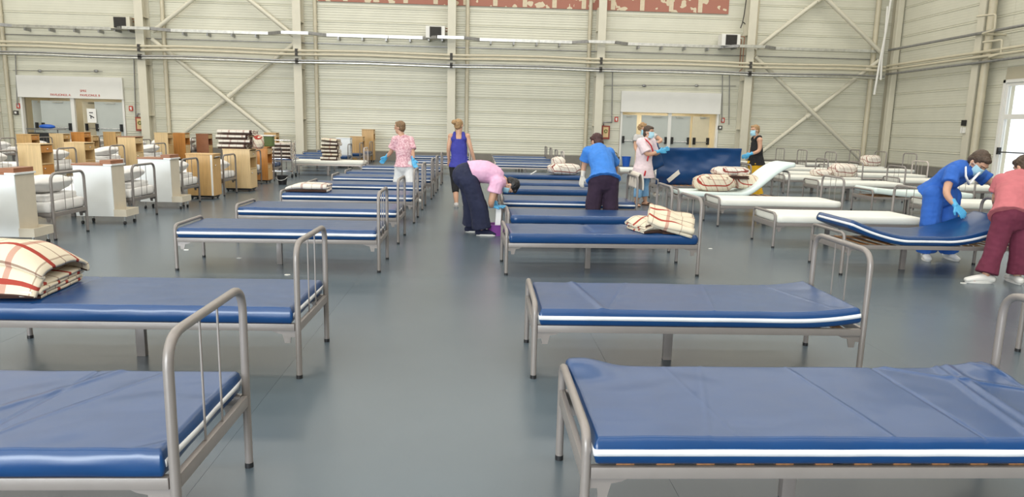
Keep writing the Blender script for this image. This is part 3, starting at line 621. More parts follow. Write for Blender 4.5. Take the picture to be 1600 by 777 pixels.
bed('grey steel bed with blue vinyl mattress ninth from the front in the left row', -2.93, 17.9, group=GB)
bed('pale steel bed with blue vinyl mattress behind the person in the blue tank top', -2.2, 21.7, key='pale', group=GB)
bed('pale steel bed with blue vinyl mattress against the back wall, left of the aisle', -2.3, 24.6, key='pale', group=GB)
# ---- right blue row: foot at x=0.37, head at 2.38
bed('grey steel bed with blue vinyl mattress nearest the camera on the right', 0.39, 2.27, slats=True, high=True, custom=m_R0, group=GB)
bed('grey steel bed with blue vinyl mattress second from the front in the right row', 0.355, 4.03, slats=True, custom=m_R1, group=GB, yaw=-0.01)
bed('grey steel bed with blue vinyl mattress carrying folded plaid blankets, right row', 0.29, 7.06, slats=True, zip_side='far', custom=m_R2, group=GB, yaw=0.03)
bed('grey steel bed with blue vinyl mattress in front of the person in the blue tunic', 0.38, 8.5, zip_side='far', group=GB)
bed('grey steel bed with blue vinyl mattress the person in the blue tunic leans over', 0.36, 10.3, group=GB)
bed('grey steel bed with blue vinyl mattress sixth from the front in the right row', 0.42, 12.2, zip_side='far', group=GB)
bed('grey steel bed with blue vinyl mattress seventh from the front in the right row', 0.42, 13.6, zip_side='far', group=GB)
bed('grey steel bed with blue vinyl mattress carrying a crumpled blanket at its head', 0.42, 15.9, zip_side='far', group=GB)
bed('pale steel bed with blue vinyl mattress ninth from the front in the right row', 0.5, 20.6, key='pale', group=GB)
bed('grey steel bed with blue vinyl mattress third from the back wall, right row', 0.5, 22.3, group=GB)
bed('grey steel bed with blue vinyl mattress second from the back wall, right row', 0.5, 24.0, zip_side='far', group=GB)
bed('dark steel bed with blue vinyl mattress closest to the back wall, right row', 0.5, 25.8, key='dark', group=GB)
# ---- white beds on the right
bed('grey steel bed with white foam mattress at the right edge, mostly out of view', 3.86, 3.92, 'foam', group=GW)
bed('grey steel bed with blue curled mattress between the two bending people', 3.92, 7.25, 'blue', slats=True, custom=m_W3, group=GB)
bed('grey steel bed with white foam mattress behind the blue curled mattress', 3.9, 8.98, 'foam', group=GW)
bed('grey steel bed with white foam mattress in front of the plaid blanket heap', 3.84, 10.98, 'foam', group=GW)
bed('grey steel bed with pale curved mattress under the plaid blanket heap', 3.6, 12.45, None, slats=True, group=GW)
mo = link('mattress', m_WB[0], None, (4.68, 12.45+BW/2, 0.335)); tag(mo, 'pale foam mattress curling up over the headboard behind the blankets', 'mattress', 'white mattresses')
bed('bare grey steel bed with slats on which the upright blue mattress stands', 3.85, 14.9, None, slats=True, group=GW)
bed('grey steel bed with white foam mattress behind the person in yellow trousers', 3.9, 17.3, 'foam', group=GW)
bed('grey steel bed with white foam mattress farthest in the column beside the aisle', 3.9, 19.4, 'foam', group=GW)
for (yy, lab, cu) in ((11.2, 'grey steel bed with white foam mattress behind the person in blue scrubs', None), (13.1, 'grey steel bed with white foam mattress whose foot end lifts off the slats', m_D1), (15.6, 'grey steel bed with white foam mattress third back in the second white column', None), (17.4, 'grey steel bed with white foam mattress carrying the nearer crumpled blanket', None), (19.2, 'grey steel bed with white foam mattress fifth back in the second white column', None)):
    bed(lab, 7.55 if yy < 14 else 7.7, yy, 'foam', custom=cu, slats=cu is not None, group=GW)
for (yy, lab) in ((15.0, 'grey steel bed with white foam mattress first of the third white column'), (17.1, 'grey steel bed with white foam mattress second of the third white column'), (19.1, 'pale steel bed with white foam mattress below the right wall column')):
    bed(lab, 10.5, yy, 'foam', key='pale' if yy == 19.1 else 'grey', group=GW)
for (yy, lab) in ((21.7, 'tall-headed steel bed with white foam mattress nearest of the far middle three'), (23.7, 'tall-headed steel bed with white foam mattress middle of the far middle three'), (25.5, 'tall-headed steel bed with white foam mattress farthest of the far middle three')):
    bed(lab, 9.2, yy, 'foam', key='tall', group=GW)
for (yy, lab) in ((22.1, 'tall-headed steel bed with white foam mattress nearest of the far right three'), (23.8, 'tall-headed steel bed with white foam mattress carrying the farther crumpled blanket'), (25.5, 'tall-headed steel bed with white foam mattress farthest in the right corner')):
    bed(lab, 12.05, yy, 'foam', key='tall', group=GW)
# ---- made-up beds on the left
def linen_bed(label, x, y, key='dark', head=1, n=2, cream=False, blue=False):
    t = bed(label, x, y, None, key, group=GL)
    me = GEN['foam'][0][0]
    if blue:
        mo = link('mattress', GEN['blue'][1][0], None, (x+BL/2, y+BW/2, 0.334)); tag(mo, 'blue vinyl mattress on the '+label, 'mattress', 'blue mattresses'); return t
    q = label.split(' bed ', 1)[1]
    mo = link('mattress', LINM, None, (x+BL/2, y+BW/2, 0.334)); tag(mo, 'white sheeted mattress on the bed '+q, 'mattress', 'sheeted mattresses')
    for k in range(n):
        if n > 1 and k == 0:
            o = link('folded_sheet', SHEETM, None, (x+BL-0.34, y+BW/2, 0.462)); tag(o, 'white sheet under the pillow, bed '+q, 'sheet', 'folded sheets on the made-up beds'); continue
        o = link('pillow', PIL[_gi[0] % 2], None, (x+BL-0.30, y+BW/2+0.01, 0.575 if n == 1 else 0.655)); _gi[0] += 1; o.rotation_euler = (0, -0.16, 0.12*((_gi[0] % 3)-1))
        tag(o, 'plump white pillow on the bed '+q, 'pillow', 'pillows on the made-up beds')
    return t
SHEETM = mattress_mesh(43.0, 30, 24, L=0.5, W=0.66, T=0.085, wr=6.0, mats=M_linen, band=False)[0]
LINM = mattress_mesh(41.0, 30, 12, T=0.13, wr=2.2, mats=M_linen, band=False)[0]
A_ = [(-7.15, 6.9, 'at the very left edge'), (-7.13, 8.72, 'between the first and second white cabinets'), (-7.05, 10.56, 'between the second and third white cabinets'), (-7.1, 12.43, 'between the third white cabinet and the oak cabinet'), (-7.05, 14.28, 'right of the oak cabinet, before the maple cabinet'), (-7.2, 16.5, 'in front of the orange beech cabinet')]
for x, y, q in A_: linen_bed('made-up steel bed '+q, x, y, 'dark' if y != 8.72 else 'grey', n=2 if y < 14 else 1)
linen_bed('dark steel bed behind the beech cabinet', -7.2, 18.3, 'dark', blue=True)
for x, y, q in ((-11.15, 13.8, 'far left, in front of the first wooden cabinet'), (-11.05, 15.7, 'far left, in front of the second wooden cabinet'), (-11.05, 17.9, 'far left, beside the pale maple cabinet'), (-11.0, 20.2, 'in the second left column beside the pale column cabinet')):
    linen_bed('made-up steel bed '+q, x, y, 'grey')
for x, y, q in ((-16.25, 21.9, 'nearest in the farthest left column'), (-16.2, 23.7, 'second in the farthest left column'), (-16.3, 25.95, 'third in the farthest left column'), (-16.1, 27.2, 'last in the farthest left column under the doors')):
    linen_bed('made-up steel bed '+q, x, y, 'grey', n=1)
for x, y, q in ((-12.9, 23.5, 'with grey pillows by the pale cabinet at the back'), (-13.1, 25.6, 'with grey pillows by the orange cabinet at the back'), (-12.75, 27.2, 'with grey pillows by the brown cabinet at the back')):
    linen_bed('made-up steel bed '+q, x, y, 'dark')
for x, y, q in ((-6.25, 23.4, 'beside the white cabinet at the back'), (-6.2, 25.4, 'beside the middle wooden cabinet at the back'), (-6.15, 27.4, 'beside the tall wooden cabinet at the back')):
    linen_bed('steel bed '+q, x, y, 'grey', blue=True)
# white bed and blue-mattress bed beside the blanket stack at the back
bed('grey steel bed with white foam mattress beneath the tall blanket stack', at(458, 245, 20.3).x, 20.2, 'foam', 'pale', group=GW)
bed('grey steel bed with blue mattress behind the white bed at the back', -6.55, 21.95, 'blue', 'grey', group=GB, zip_side='far')

# ================================================================== CABINETS
def caster(b, x, y, h):
    sweep(b, [(x, y, h), (x, y, 0.05)], 0.016, 8)
def white_cabinet(label, x, y, wd=0.52, dp=0.36, h=0.83):
    "front face towards the camera at y, right face at x"
    t = thing('mobile_cabinet', label, 'cabinet', (x-wd/2, y+dp/2, 0), group='white mobile cabinets between the left beds')
    z0 = 0.12
    boxobj('front_panel', (-wd/2, -dp/2, z0, wd/2, -dp/2+0.018, h), M_cabw, t, bev=0.002)
    boxobj('body', (-wd/2, -dp/2+0.018, z0, wd/2-0.02, dp/2, h), M_cabw, t)
    boxobj('side_panel', (wd/2-0.02, -dp/2+0.018, z0, wd/2, dp/2, h), M_cabc, t)
    boxobj('top', (-wd/2-0.015, -dp/2-0.012, h, wd/2-0.1, dp/2+0.012, h+0.022), M_brown, t, bev=0.003)
    boxobj('white_edge', (wd/2-0.1, -dp/2-0.012, h, wd/2+0.02, dp/2+0.012, h+0.022), M_cabw, t, bev=0.003)
    boxobj('upstand', (wd/2-0.15, -dp/2, h+0.022, wd/2-0.0, dp/2, h+0.075), M_brown, t, bev=0.004)
    b = bmn(); box(b, wd/2, -dp/2-0.01, z0, wd/2+0.17, dp/2, z0+0.015); box(b, wd/2+0.155, -dp/2-0.01, z0+0.015, wd/2+0.17, dp/2, z0+0.1); box(b, wd/2, dp/2-0.015, z0+0.015, wd/2+0.155, dp/2, z0+0.1); box(b, wd/2, -dp/2-0.01, z0+0.015, wd/2+0.155, -dp/2+0.005, z0+0.1)
    obj('foot_tray', b, M_cabc, t)
    for sx in (-wd/2+0.06, wd/2+0.12):
        for sy in (-dp/2+0.04, dp/2-0.04):
            b = bmn(); caster(b, sx, sy, z0); o = obj('leg', b, M_chrome, t, smooth=True, ang=40)
            b = bmn(); sweep(b, [(sx-0.012, sy, 0.025), (sx+0.012, sy, 0.025)], 0.025, 12); obj('caster', b, M_black, o, smooth=True, ang=40)
white_cabinet('white mobile cabinet with brown top at the left edge', -5.22, 8.2)
white_cabinet('white mobile cabinet with brown top second from the left edge', -5.10, 10.08)
white_cabinet('white mobile cabinet with brown top beside the oak cabinet', -5.10, 11.98)
def wood_cabinet(label, x, y, M, Ms=None, wd=0.45, dp=0.42, h=0.84, niche=True, base=True, edge=None, rz=0.0, top=None):
    "x, y: front right bottom corner (towards camera / aisle); open niche on the right side"
    t = thing('bedside_cabinet', label, 'cabinet', (x-wd/2, y+dp/2, 0), rz, 'wooden bedside cabinets on the left')
    Ms = Ms or M; z0 = 0.07
    boxobj('front_panel', (-wd/2, -dp/2, z0, wd/2, -dp/2+0.018, h), M, t, bev=0.002)
    boxobj('rear_panel', (-wd/2, dp/2-0.018, z0, wd/2, dp/2, h), M, t)
    boxobj('left_panel', (-wd/2, -dp/2+0.018, z0, -wd/2+0.018, dp/2-0.018, h), M, t)
    boxobj('top', (-wd/2-0.01, -dp/2-0.01, h, wd/2+0.01, dp/2+0.01, h+0.02), top or M, t, bev=0.003)
    a0, a1 = -dp/2+0.018, dp/2-0.018
    boxobj('bottom', (-wd/2+0.018, a0, z0, wd/2, a1, z0+0.018), M, t)
    if niche:
        dr = boxobj('drawer', (-wd/2+0.03, a0+0.004, h-0.16, wd/2, a1-0.004, h-0.02), Ms, t, bev=0.002)
        b = bmn(); ellip(b, (wd/2+0.012, 0, h-0.09), 0.014, 0.014, 0.014, None, 8, 6); obj('knob', b, M_chrome, dr, smooth=True)
        boxobj('shelf', (-wd/2+0.018, a0, h-0.40, wd/2-0.005, a1, h-0.382), M, t)
    else:
        boxobj('top_rail', (wd/2-0.02, a0, h-0.06, wd/2, a1, h), Ms, t)
    d = boxobj('door', (wd/2-0.018, a0+0.004, z0+0.02, wd/2, a1-0.004, h-(0.41 if niche else 0.07)), Ms, t, bev=0.002)
    b = bmn(); ellip(b, (wd/2+0.012, a0+0.06, h-(0.48 if niche else 0.2)), 0.014, 0.014, 0.014, None, 8, 6); obj('knob', b, M_chrome, d, smooth=True)
    if edge: boxobj('edge_strip', (wd/2-0.05, -dp/2-0.006, z0, wd/2-0.015, -dp/2, h), edge, t)
    b = bmn(); box(b, -wd/2+0.03, -dp/2+0.03, 0.03, wd/2-0.03, dp/2-0.03, z0); obj('plinth', b, M_black, t)
    for sx in (-1, 1):
        for sy in (-1, 1):
            b = bmn(); sweep(b, [(sx*(wd/2-0.06)-0.012, sy*(dp/2-0.06), 0.022), (sx*(wd/2-0.06)+0.012, sy*(dp/2-0.06), 0.022)], 0.022, 10); obj('caster', b, M_black, t, smooth=True, ang=40)
    return t
c = wood_cabinet('oak cabinet with a white edge strip behind the third white cabinet', -5.0, 13.62, M_oak, wd=0.50, dp=0.38, niche=False, edge=M_white)
b = bmn(); sweep(b, [(0.27, -0.14, 0.8), (0.27, 0.14, 0.8)], 0.012, 8); obj('towel_bar', b, M_galvd, c, smooth=True)
wood_cabinet('pale maple cabinet with open niche carrying a stack of blankets', -4.83, 15.25, M_oakl, h=0.88, wd=0.56, dp=0.45)
wood_cabinet('orange beech cabinet carrying a black bucket and a green box', -5.12, 17.5, M_beech, M_oak, wd=0.46, dp=0.4, h=0.86)
for (u, Yc, M, Ms, h, lab) in ((63, 14.7, M_oakl, M_beech, 0.92, 'maple cabinet with beech niche left of the first white cabinet'), (132, 16.6, M_oakl, M_oak, 0.9, 'maple cabinet with oak side at the far left, middle'), (212, 18.9, M_oakl, M_oakl, 1.0, 'tall pale maple cabinet with a brown top on the left'), (50, 22.9, M_oak, M_beech, 0.9, 'oak cabinet at the back left, below the lettered portal'), (100, 24.6, M_oakl, M_oak, 0.9, 'pale cabinet behind a headboard below the left doors'), (133, 25.3, M_beech, M_beech, 0.95, 'orange beech cabinet below the middle of the left portal'), (146, 26.65, M_oakl, M_oakl, 0.8, 'small pale cabinet beside the orange one below the left portal'), (182, 27.0, M_oak, M_oakl, 0.95, 'oak cabinet below the right door of the left portal'), (263, 24.9, M_oakl, M_oak, 1.0, 'tall pale cabinet beside the left steel column'), (290, 26.4, M_beech, M_oakl, 0.98, 'orange beech cabinet at the foot of the left cross bracing'), (326, 27.4, M_brown, M_oak, 0.95, 'brown cabinet under the left cross bracing'), (395, 27.0, M_oak, M_oak, 0.92, 'oak cabinet behind the stack of blankets on the maple cabinet'), (432, 27.3, M_oak, M_oak, 1.05, 'oak cabinet behind the green box')):
    p = at(u, 230, Yc); wood_cabinet(lab, p.x, Yc, M, Ms, h=h, top=M_brown if h == 1.0 and u < 250 else None)
for (u, Yc, M, h, lab) in ((549, 24.3, M_cabw, 0.98, 'white bedside cabinet at the back between blue beds'), (569, 26.4, M_oak, 1.0, 'oak bedside cabinet at the back between blue beds'), (586, 28.3, M_oak, 1.25, 'tallest oak cabinet at the back wall')):
    p = at(u-2, 230, Yc); wood_cabinet(lab, p.x, Yc, M, M, h=h, wd=0.46)

# ================================================================== BLANKETS
def blanket(label, loc, profile, width, th=0.02, M=M_plaid, rz=0.0, fall=(0, 0), seed=1.0, nx=14, group='plaid wool blankets', uoff=0.0, cat='blanket', wob=0.008, bind=True, tilt=0.0):
    "section (y,z) swept along x; the section is one folded sheet of wool of thickness th"
    P = [V((0, y, z)) for y, z in profile]; Q = []
    for i in range(len(P)-1):
        a, b_, c_, d = P[max(i-1, 0)], P[i], P[i+1], P[min(i+2, len(P)-1)]
        for k in range(4):
            t = k/4; Q.append(0.5*((2*b_)+(c_-a)*t+(2*a-5*b_+4*c_-d)*t*t+(3*b_-a-3*c_+d)*t*t*t))
    Q.append(P[-1]); n = len(Q); s = [0.0]
    for i in range(1, n): s.append(s[-1]+(Q[i]-Q[i-1]).length)
    nr = []
    for i in range(n):
        t = (Q[min(i+1, n-1)]-Q[max(i-1, 0)]).normalized(); nr.append(V((0, -t.z, t.y)))
    hmax = max(q.z for q in Q) or 1
    b = bmn(); uvl = b.loops.layers.uv.new('UVMap'); secs = []; uu = {}
    for ix in range(nx+1):
        f = ix/nx; x = (f-0.5)*width; k = 1.0
        if fall[0]: k *= 1-fall[0]*max(0, (0.45-f)/0.45)**2
        if fall[1]: k *= 1-fall[1]*max(0, (f-0.55)/0.45)**2
        ring = []
        for sg in (1, -1):
            for i in (range(n) if sg == 1 else range(n-1, -1, -1)):
                p = Q[i]+nr[i]*(sg*th/2); w_ = wob*fbm(x*5+seed, s[i]*6, seed)
                v = b.verts.new((x+0.02*fbm(s[i]*3, seed, 2.0)*(1 if 0 < f < 1 else 1.2), p.y+w_*0.6, max(0.001, p.z*k+w_*(0.2 if p.z < 0.05 else 1)))); uu[v] = (x+width/2+uoff, s[i]); ring.append(v)
        secs.append(ring)
    m_ = len(secs[0])
    for ix in range(nx):
        for i in range(m_):
            f = b.faces.new((secs[ix][i], secs[ix][(i+1) % m_], secs[ix+1][(i+1) % m_], secs[ix+1][i]))
            if bind and (ix in (0, nx-1) or i in (0, m_-2, m_-1) or i == n-1 or i == n-2 or i == n): f.material_index = 1 if (i in (0, m_-2, m_-1, n-2, n-1, n)) or ix == nx-1 and bind == 2 else 0
    for ring in (secs[0], secs[-1]):
        for i in range(n-1):
            f = b.faces.new((ring[i], ring[i+1], ring[2*n-2-i], ring[2*n-1-i]))
    for f in b.faces:
        for l in f.loops: l[uvl].uv = uu[l.vert]
    bmesh.ops.triangulate(b, faces=[f for f in b.faces if len(f.verts) > 4])
    o = obj('blanket', b, [M, M_brownb], None, smooth=True, loc=loc, rz=rz); o.rotation_euler = (0, tilt, rz)
    return tag(o, label, cat, group)
def serp(n, D, th, y0=0.0):
    out = []; z = th/2
    for i in range(n):
        a, c_ = (-D/2, D/2) if i % 2 == 0 else (D/2, -D/2)
        sh = 0.012*((i*7) % 3-1)
        out += [(a+sh+y0, z), (a*0.5+y0, z), (c_*0.5+y0, z), (c_+sh+y0, z)]
        if i < n-1: out.append((c_*1.0+(0.5*th if c_ > 0 else -0.5*th)+y0+sh, z+th*0.55)); z += th*1.1
    return out
def puff(label, loc, sx, sy, sz, rz=0.0, seed=1.0, M=M_plaid2, tilt=0.0, group='plaid wool blankets', pw=0.6):
    b = bmn(); bmesh.ops.create_uvsphere(b, u_segments=28, v_segments=16, radius=1); uvl = b.loops.layers.uv.new('UVMap')
    g = lambda a, e: math.copysign(abs(a)**e, a)
    for v in b.verts:
        x, y, z = v.co; nn = 1+0.14*fbm(x*2.2+seed, y*2.2+z, seed)+0.06*fbm(x*6, y*6+z*4, seed+4)
        v.co = V((g(x, pw)*sx*nn, g(y, pw)*sy*nn, g(z, 0.75)*sz*nn))
    for f in b.faces:
        for l in f.loops: c_ = l.vert.co; l[uvl].uv = (c_.x*1.6+c_.z*0.8+seed, c_.y*1.6-c_.z*1.2)
    zmin = min(v.co.z for v in b.verts)
    for v in b.verts: v.co.z = max(v.co.z-zmin-0.012, 0.0)
    o = obj('blanket', b, M, None, smooth=True, loc=loc); o.rotation_euler = (0, tilt, rz); return tag(o, label, 'blanket', group)
ZT = 0.438
# big pile on the second left bed
blanket('folded plaid blanket with dark edges at the bottom of the near left pile', (-2.80, 4.37, ZT), serp(4, 0.50, 0.026), 0.48, 0.022, M_plaid, seed=3, fall=(0, 0.25), group='blankets on the near left bed', rz=0.08)
blanket('thick plaid blanket draped over the top of the near left pile', (-2.84, 4.37, ZT), [(0.27, 0.10), (0.26, 0.19), (0.18, 0.25), (0.05, 0.285), (-0.08, 0.29), (-0.17, 0.265), (-0.215, 0.215), (-0.20, 0.19), (-0.225, 0.16), (-0.265, 0.09), (-0.29, 0.03)], 0.60, 0.03, M_plaid, seed=5, fall=(0, 0.42), group='blankets on the near left bed', uoff=0.13, wob=0.012)
o = boxobj('care_label', (-0.035, -0.003, -0.015, 0.035, 0.003, 0.015), M_white); o.location = at(40, 460, 4.08); tag(o, 'small white paper tag on the draped blanket of the near left pile', 'tag')
# two on the third right bed
blanket('lower crumpled plaid blanket on the third right bed', (1.86, 7.36, ZT), serp(4, 0.40, 0.034), 0.40, 0.028, M_plaid, seed=8, fall=(0.5, 0.1), rz=0.25, group='blankets on the third right bed', wob=0.02)
o = blanket('upper plaid blanket sliding down towards the headboard on the third right bed', (2.03, 7.30, ZT+0.075), serp(3, 0.44, 0.032), 0.48, 0.03, M_plaid, seed=12, group='blankets on the third right bed', uoff=0.05, wob=0.035, bind=False)
o.rotation_euler = (0.22, 0.24, -0.22)
blanket('dark-edged folded blanket under the sliding one on the third right bed', (2.06, 7.30, ZT), serp(2, 0.34, 0.02), 0.34, 0.018, M_brownb, seed=15, rz=0.15, group='blankets on the third right bed')
# small roll on the left row
blanket('small pale rolled blanket on the foot of a left row bed', (-2.62, 11.1, ZT), serp(3, 0.42, 0.04), 0.62, 0.034, M_plaid2, seed=18, wob=0.015, fall=(0.5, 0.1))
puff('crumpled pale blanket at the head of a right row bed', (1.98, 16.25, ZT), 0.38, 0.26, 0.13, 0.2, 2.0); puff('small peaked heap of plaid blanket at the head of a right row bed', (1.85, 16.3, ZT+0.19), 0.16, 0.16, 0.11, 0.5, 6.0, pw=0.9)
o = boxobj('white_strip', (-0.12, -0.02, 0, 0.12, 0.02, 0.012), M_white); o.location = (1.25, 16.2, ZT+0.01); o.rotation_euler = (0, -0.5, 0.4); tag(o, 'short white strip lying on a far blue mattress', 'strip')
blanket('pale blanket hung over a headboard beside the person in the white smock', (2.42, 10.66, 0.60), [(-0.05, 0.0), (-0.045, 0.15), (-0.02, 0.235), (0.02, 0.24), (0.05, 0.15), (0.06, 0.03)], 0.5, 0.02, M_linenc, rz=PI/2, seed=21, bind=False, group='loose cloths')
# heap on the curved mattress
puff('bulky plaid blanket at the left of the heap on the curved mattress', (4.33, 12.72, 0.425), 0.38, 0.24, 0.155, -0.12, 3.0, M_plaid, tilt=-0.05)
puff('plaid blanket with dark fold at the right of the heap on the curved mattress', (4.90, 12.85, 0.46), 0.26, 0.24, 0.14, 0.1, 9.0, M_plaid, tilt=0.1)
puff('plaid blanket lying on top of the heap on the curved mattress', (4.66, 12.86, 0.70), 0.34, 0.22, 0.085, 0.15, 14.0, M_plaid2)
blanket('dark brown folded blanket inside the heap on the curved mattress', (4.70, 12.72, 0.655), serp(2, 0.36, 0.03), 0.4, 0.026, M_brownb, seed=23)
# far right beds
puff('crumpled blanket near the head of a second column white bed', (9.35, 17.75, ZT), 0.32, 0.26, 0.17, 0.1, 16.0); puff('flat folded blanket left of the crumpled one on a white bed', (8.78, 17.72, ZT), 0.22, 0.25, 0.09, 0.0, 19.0)
puff('crumpled blanket on the white bed in the far right corner', (13.7, 24.15, ZT), 0.3, 0.26, 0.19, 0.1, 22.0)
# stack on the maple cabinet
cx, cy = -5.15, 15.48
for k in range(4):
    blanket(('lowest', 'second', 'third', 'topmost')[k]+' folded blanket of the stack on the maple cabinet', (cx+(-0.04, 0.03, -0.05, 0.02)[k], cy, 0.903+k*0.099), serp(3, 0.40, 0.03), (0.6, 0.7, 0.66, 0.72)[k], 0.026, M_plaid2, seed=25+k, group='blankets stacked on the maple cabinet', wob=0.003, bind=2)
puff('loose plaid blanket slumped beside the stack on the maple cabinet', (-4.72, 15.5, 0.903), 0.12, 0.16, 0.15, 0.3, 31.0, M_plaid)
# tall stack on the white bed at the back
p = at(517, 245, 20.5)
for k in range(6):
    blanket(('lowest', 'second', 'third', 'fourth', 'fifth', 'topmost')[k]+' folded blanket of the tall stack on the white bed at the back', (p.x+0.02*((k*5) % 3-1), 20.56, ZT+k*0.102), serp(3, 0.42, 0.03), 0.48-0.02*(k % 2), 0.026, M_plaid if k % 2 else M_plaid2, seed=35+k, group='blankets in the tall stack at the back', tilt=0.08 if k == 5 else 0, wob=0.003, bind=2)
# chrome trolley with blankets
p = at(443, 262, 19.6); tr = thing('linen_trolley', 'chrome linen trolley loaded with plaid blankets', 'trolley', (p.x+0.0, 19.6, 0))
for sx in (-0.28, 0.28):
    for sy in (-0.2, 0.2):
        b = bmn(); sweep(b, [(sx, sy, 0.1), (sx, sy, 0.98)], 0.014, 8); obj('post', b, M_chrome, tr, smooth=True, ang=50)
        b = bmn(); sweep(b, [(sx-0.015, sy, 0.05), (sx+0.015, sy, 0.05)], 0.05, 12); obj('caster', b, M_black, tr, smooth=True, ang=40)
for z in (0.16, 0.50): boxobj('shelf', (-0.3, -0.22, z, 0.3, 0.22, z+0.02), M_chrome, tr)
b = bmn(); sweep(b, arc_path([(-0.28, -0.2, 0.97), (-0.28, -0.28, 1.0), (0.28, -0.28, 1.0), (0.28, -0.2, 0.97)], 0.05), 0.014, 8); obj('push_handle', b, M_chrome, tr, smooth=True)
for k in range(4):
    blanket(('lowest', 'second', 'third', 'topmost')[k]+' plaid blanket on the chrome linen trolley', (p.x, 19.6, 0.522+k*0.102), serp(3, 0.40, 0.03), 0.50, 0.026, M_plaid2, seed=45+k, group='blankets on the linen trolley', wob=0.003)
# black bucket, green box and white lid on the beech cabinet
bucket('small black bucket on the orange beech cabinet', (-5.43, 17.6, 0.882), 0.10, 0.125, 0.2, M_black, False)
M_green = mat('box_green', (0.10, 0.15, 0.045), 0.6)
g = thing('storage_box', 'green storage box with white lid on the orange beech cabinet', 'box', (-5.2, 17.78, 0.881)); boxobj('body', (-0.16, -0.1, 0, 0.16, 0.1, 0.25), M_green, g, bev=0.02); boxobj('lid', (-0.19, -0.12, 0.25, 0.19, 0.12, 0.28), M_white, g, bev=0.005)
p = at(438, 288, 17.0); bucket('black bucket on the floor behind the small rolled blanket', (p.x, 17.2, 0), 0.09, 0.125, 0.22, M_black)
# dark laundry trolley by the left doors
p = at(62, 215, 28.4); t = thing('laundry_trolley', 'dark laundry trolley with bags in front of the left doors', 'trolley', (p.x, 28.6, 0))
b = bmn(); box(b, -0.4, -0.25, 0.2, 0.4, 0.25, 0.85, bev=0.03); obj('sack', b, M_black, t)
b = bmn()
for sx in (-0.43, 0.43):
    for sy in (-0.27, 0.27): sweep(b, [(sx, sy, 0.04), (sx, sy, 1.02)], 0.018, 8)
sweep(b, [(-0.43, -0.27, 1.0), (0.75, -0.27, 1.0)], 0.018, 8); sweep(b, [(-0.43, 0.27, 1.0), (0.75, 0.27, 1.0)], 0.018, 8); obj('frame', b, M_galvd, t, smooth=True)
boxobj('tray', (-0.42, -0.26, 0.97, 0.75, 0.26, 1.0), M_galvd, t)
b = bmn(); ellip(b, (0.2, 0, 1.09), 0.3, 0.2, 0.09); ba = obj('bag', b, M_bkblue, None, smooth=True); ba.location = t.location; tag(ba, 'dark blue bag lying on the laundry trolley', 'bag')

# ================================================================== MATTRESS STOOD ON EDGE
def slab(label, L, W, T, M, loc, rot, curve, seed, nx=60, ny=24, name='mattress'):
    "upright slab: x along its length, z up, y thickness"
    b = bmn(); fr = []
    def S(i, j, s):
        x = -L/2+L*i/nx; z = W*j/ny; y, zz = curve(x, z)
        e = 0.0 if 0 < i < nx and 0 < j < ny else 0.012
        wr = 0.035*fbm(x*1.7+z*1.2, z*4.5-x*0.6, seed)+0.014*fbm(x*5+z*3, z*8, seed+2)
        cx = x*(1-0.012 if e else 1)
        return V((cx, y+s*(T/2-e)+(wr if s < 0 else 0)*(0 if e else 1), z+zz))
    for s in (-1, 1):
        g = [[b.verts.new(S(i, j, s)) for j in range(ny+1)] for i in range(nx+1)]; fr.append(g)
        for i in range(nx):
            for j in range(ny): b.faces.new((g[i][j], g[i+1][j], g[i+1][j+1], g[i][j+1]))
    ring = [(i, 0) for i in range(nx)]+[(nx, j) for j in range(ny)]+[(i, ny) for i in range(nx, 0, -1)]+[(0, j) for j in range(ny, 0, -1)]
    for k in range(len(ring)):
        a, c_ = ring[k], ring[(k+1) % len(ring)]
        b.faces.new((fr[0][a[0]][a[1]], fr[0][c_[0]][c_[1]], fr[1][c_[0]][c_[1]], fr[1][a[0]][a[1]]))
    o = obj(name, b, M, None, smooth=True, ang=60); o.location = loc; o.rotation_euler = rot
    return tag(o, label, 'mattress', 'blue mattresses')
slab('blue vinyl mattress held upright on edge between two people', 1.86, 0.80, 0.1, M_blue, (4.80, 15.2, 0.345), (0.06, 0, 0), lambda x, z: (0.05*x*x-0.10*max(0, -x-0.5)*z-0.03*math.sin(z*7.5), -0.02*max(0, -x)), 3.0)
slab('folded blue mattress flap held by the person in the white smock', 0.36, 0.50, 0.12, M_blue, at(1025, 262, 14.25)-V((0, 0, 0.02)), (0.05, -0.42, 0.35), lambda x, z: (0, 0), 8.0, 16, 16, 'mattress_flap')['group'] = 'loose cloths'
bl = blanket('strip of clear plastic hanging from the upright blue mattress', at(1043, 283, 15.07), [(-0.02, 0), (-0.03, 0.12), (0.0, 0.25), (0.05, 0.34)], 0.09, 0.012, M_glovew, rz=0.0, seed=51, bind=False, group='loose cloths', cat='plastic', tilt=0.9); bl.name = 'plastic_strip'

# ================================================================== PEOPLE
def bake(b, voxel, it=4, M=None, name='part', disp=None):
    "fuse overlapping closed shapes into one continuous smooth surface"
    me = bpy.data.meshes.new('raw'); bmesh.ops.recalc_face_normals(b, faces=b.faces); b.to_mesh(me); b.free()
    o = bpy.data.objects.new('raw', me); COL.objects.link(o)
    r = o.modifiers.new('r', 'REMESH'); r.mode = 'VOXEL'; r.voxel_size = voxel
    s = o.modifiers.new('s', 'SMOOTH'); s.factor = 0.5; s.iterations = it
    bpy.context.view_layer.update()
    out = bpy.data.meshes.new_from_object(o.evaluated_get(bpy.context.evaluated_depsgraph_get())); out.name = name
    bpy.data.objects.remove(o); bpy.data.meshes.remove(me)
    if disp:
        nv = len(out.vertices)
        for v, n in zip(out.vertices, [v.normal.copy() for v in out.vertices]): v.co += n*disp(v.co)
    out.materials.clear(); out.materials.append(M); out.polygons.foreach_set('use_smooth', [True]*len(out.polygons))
    return out
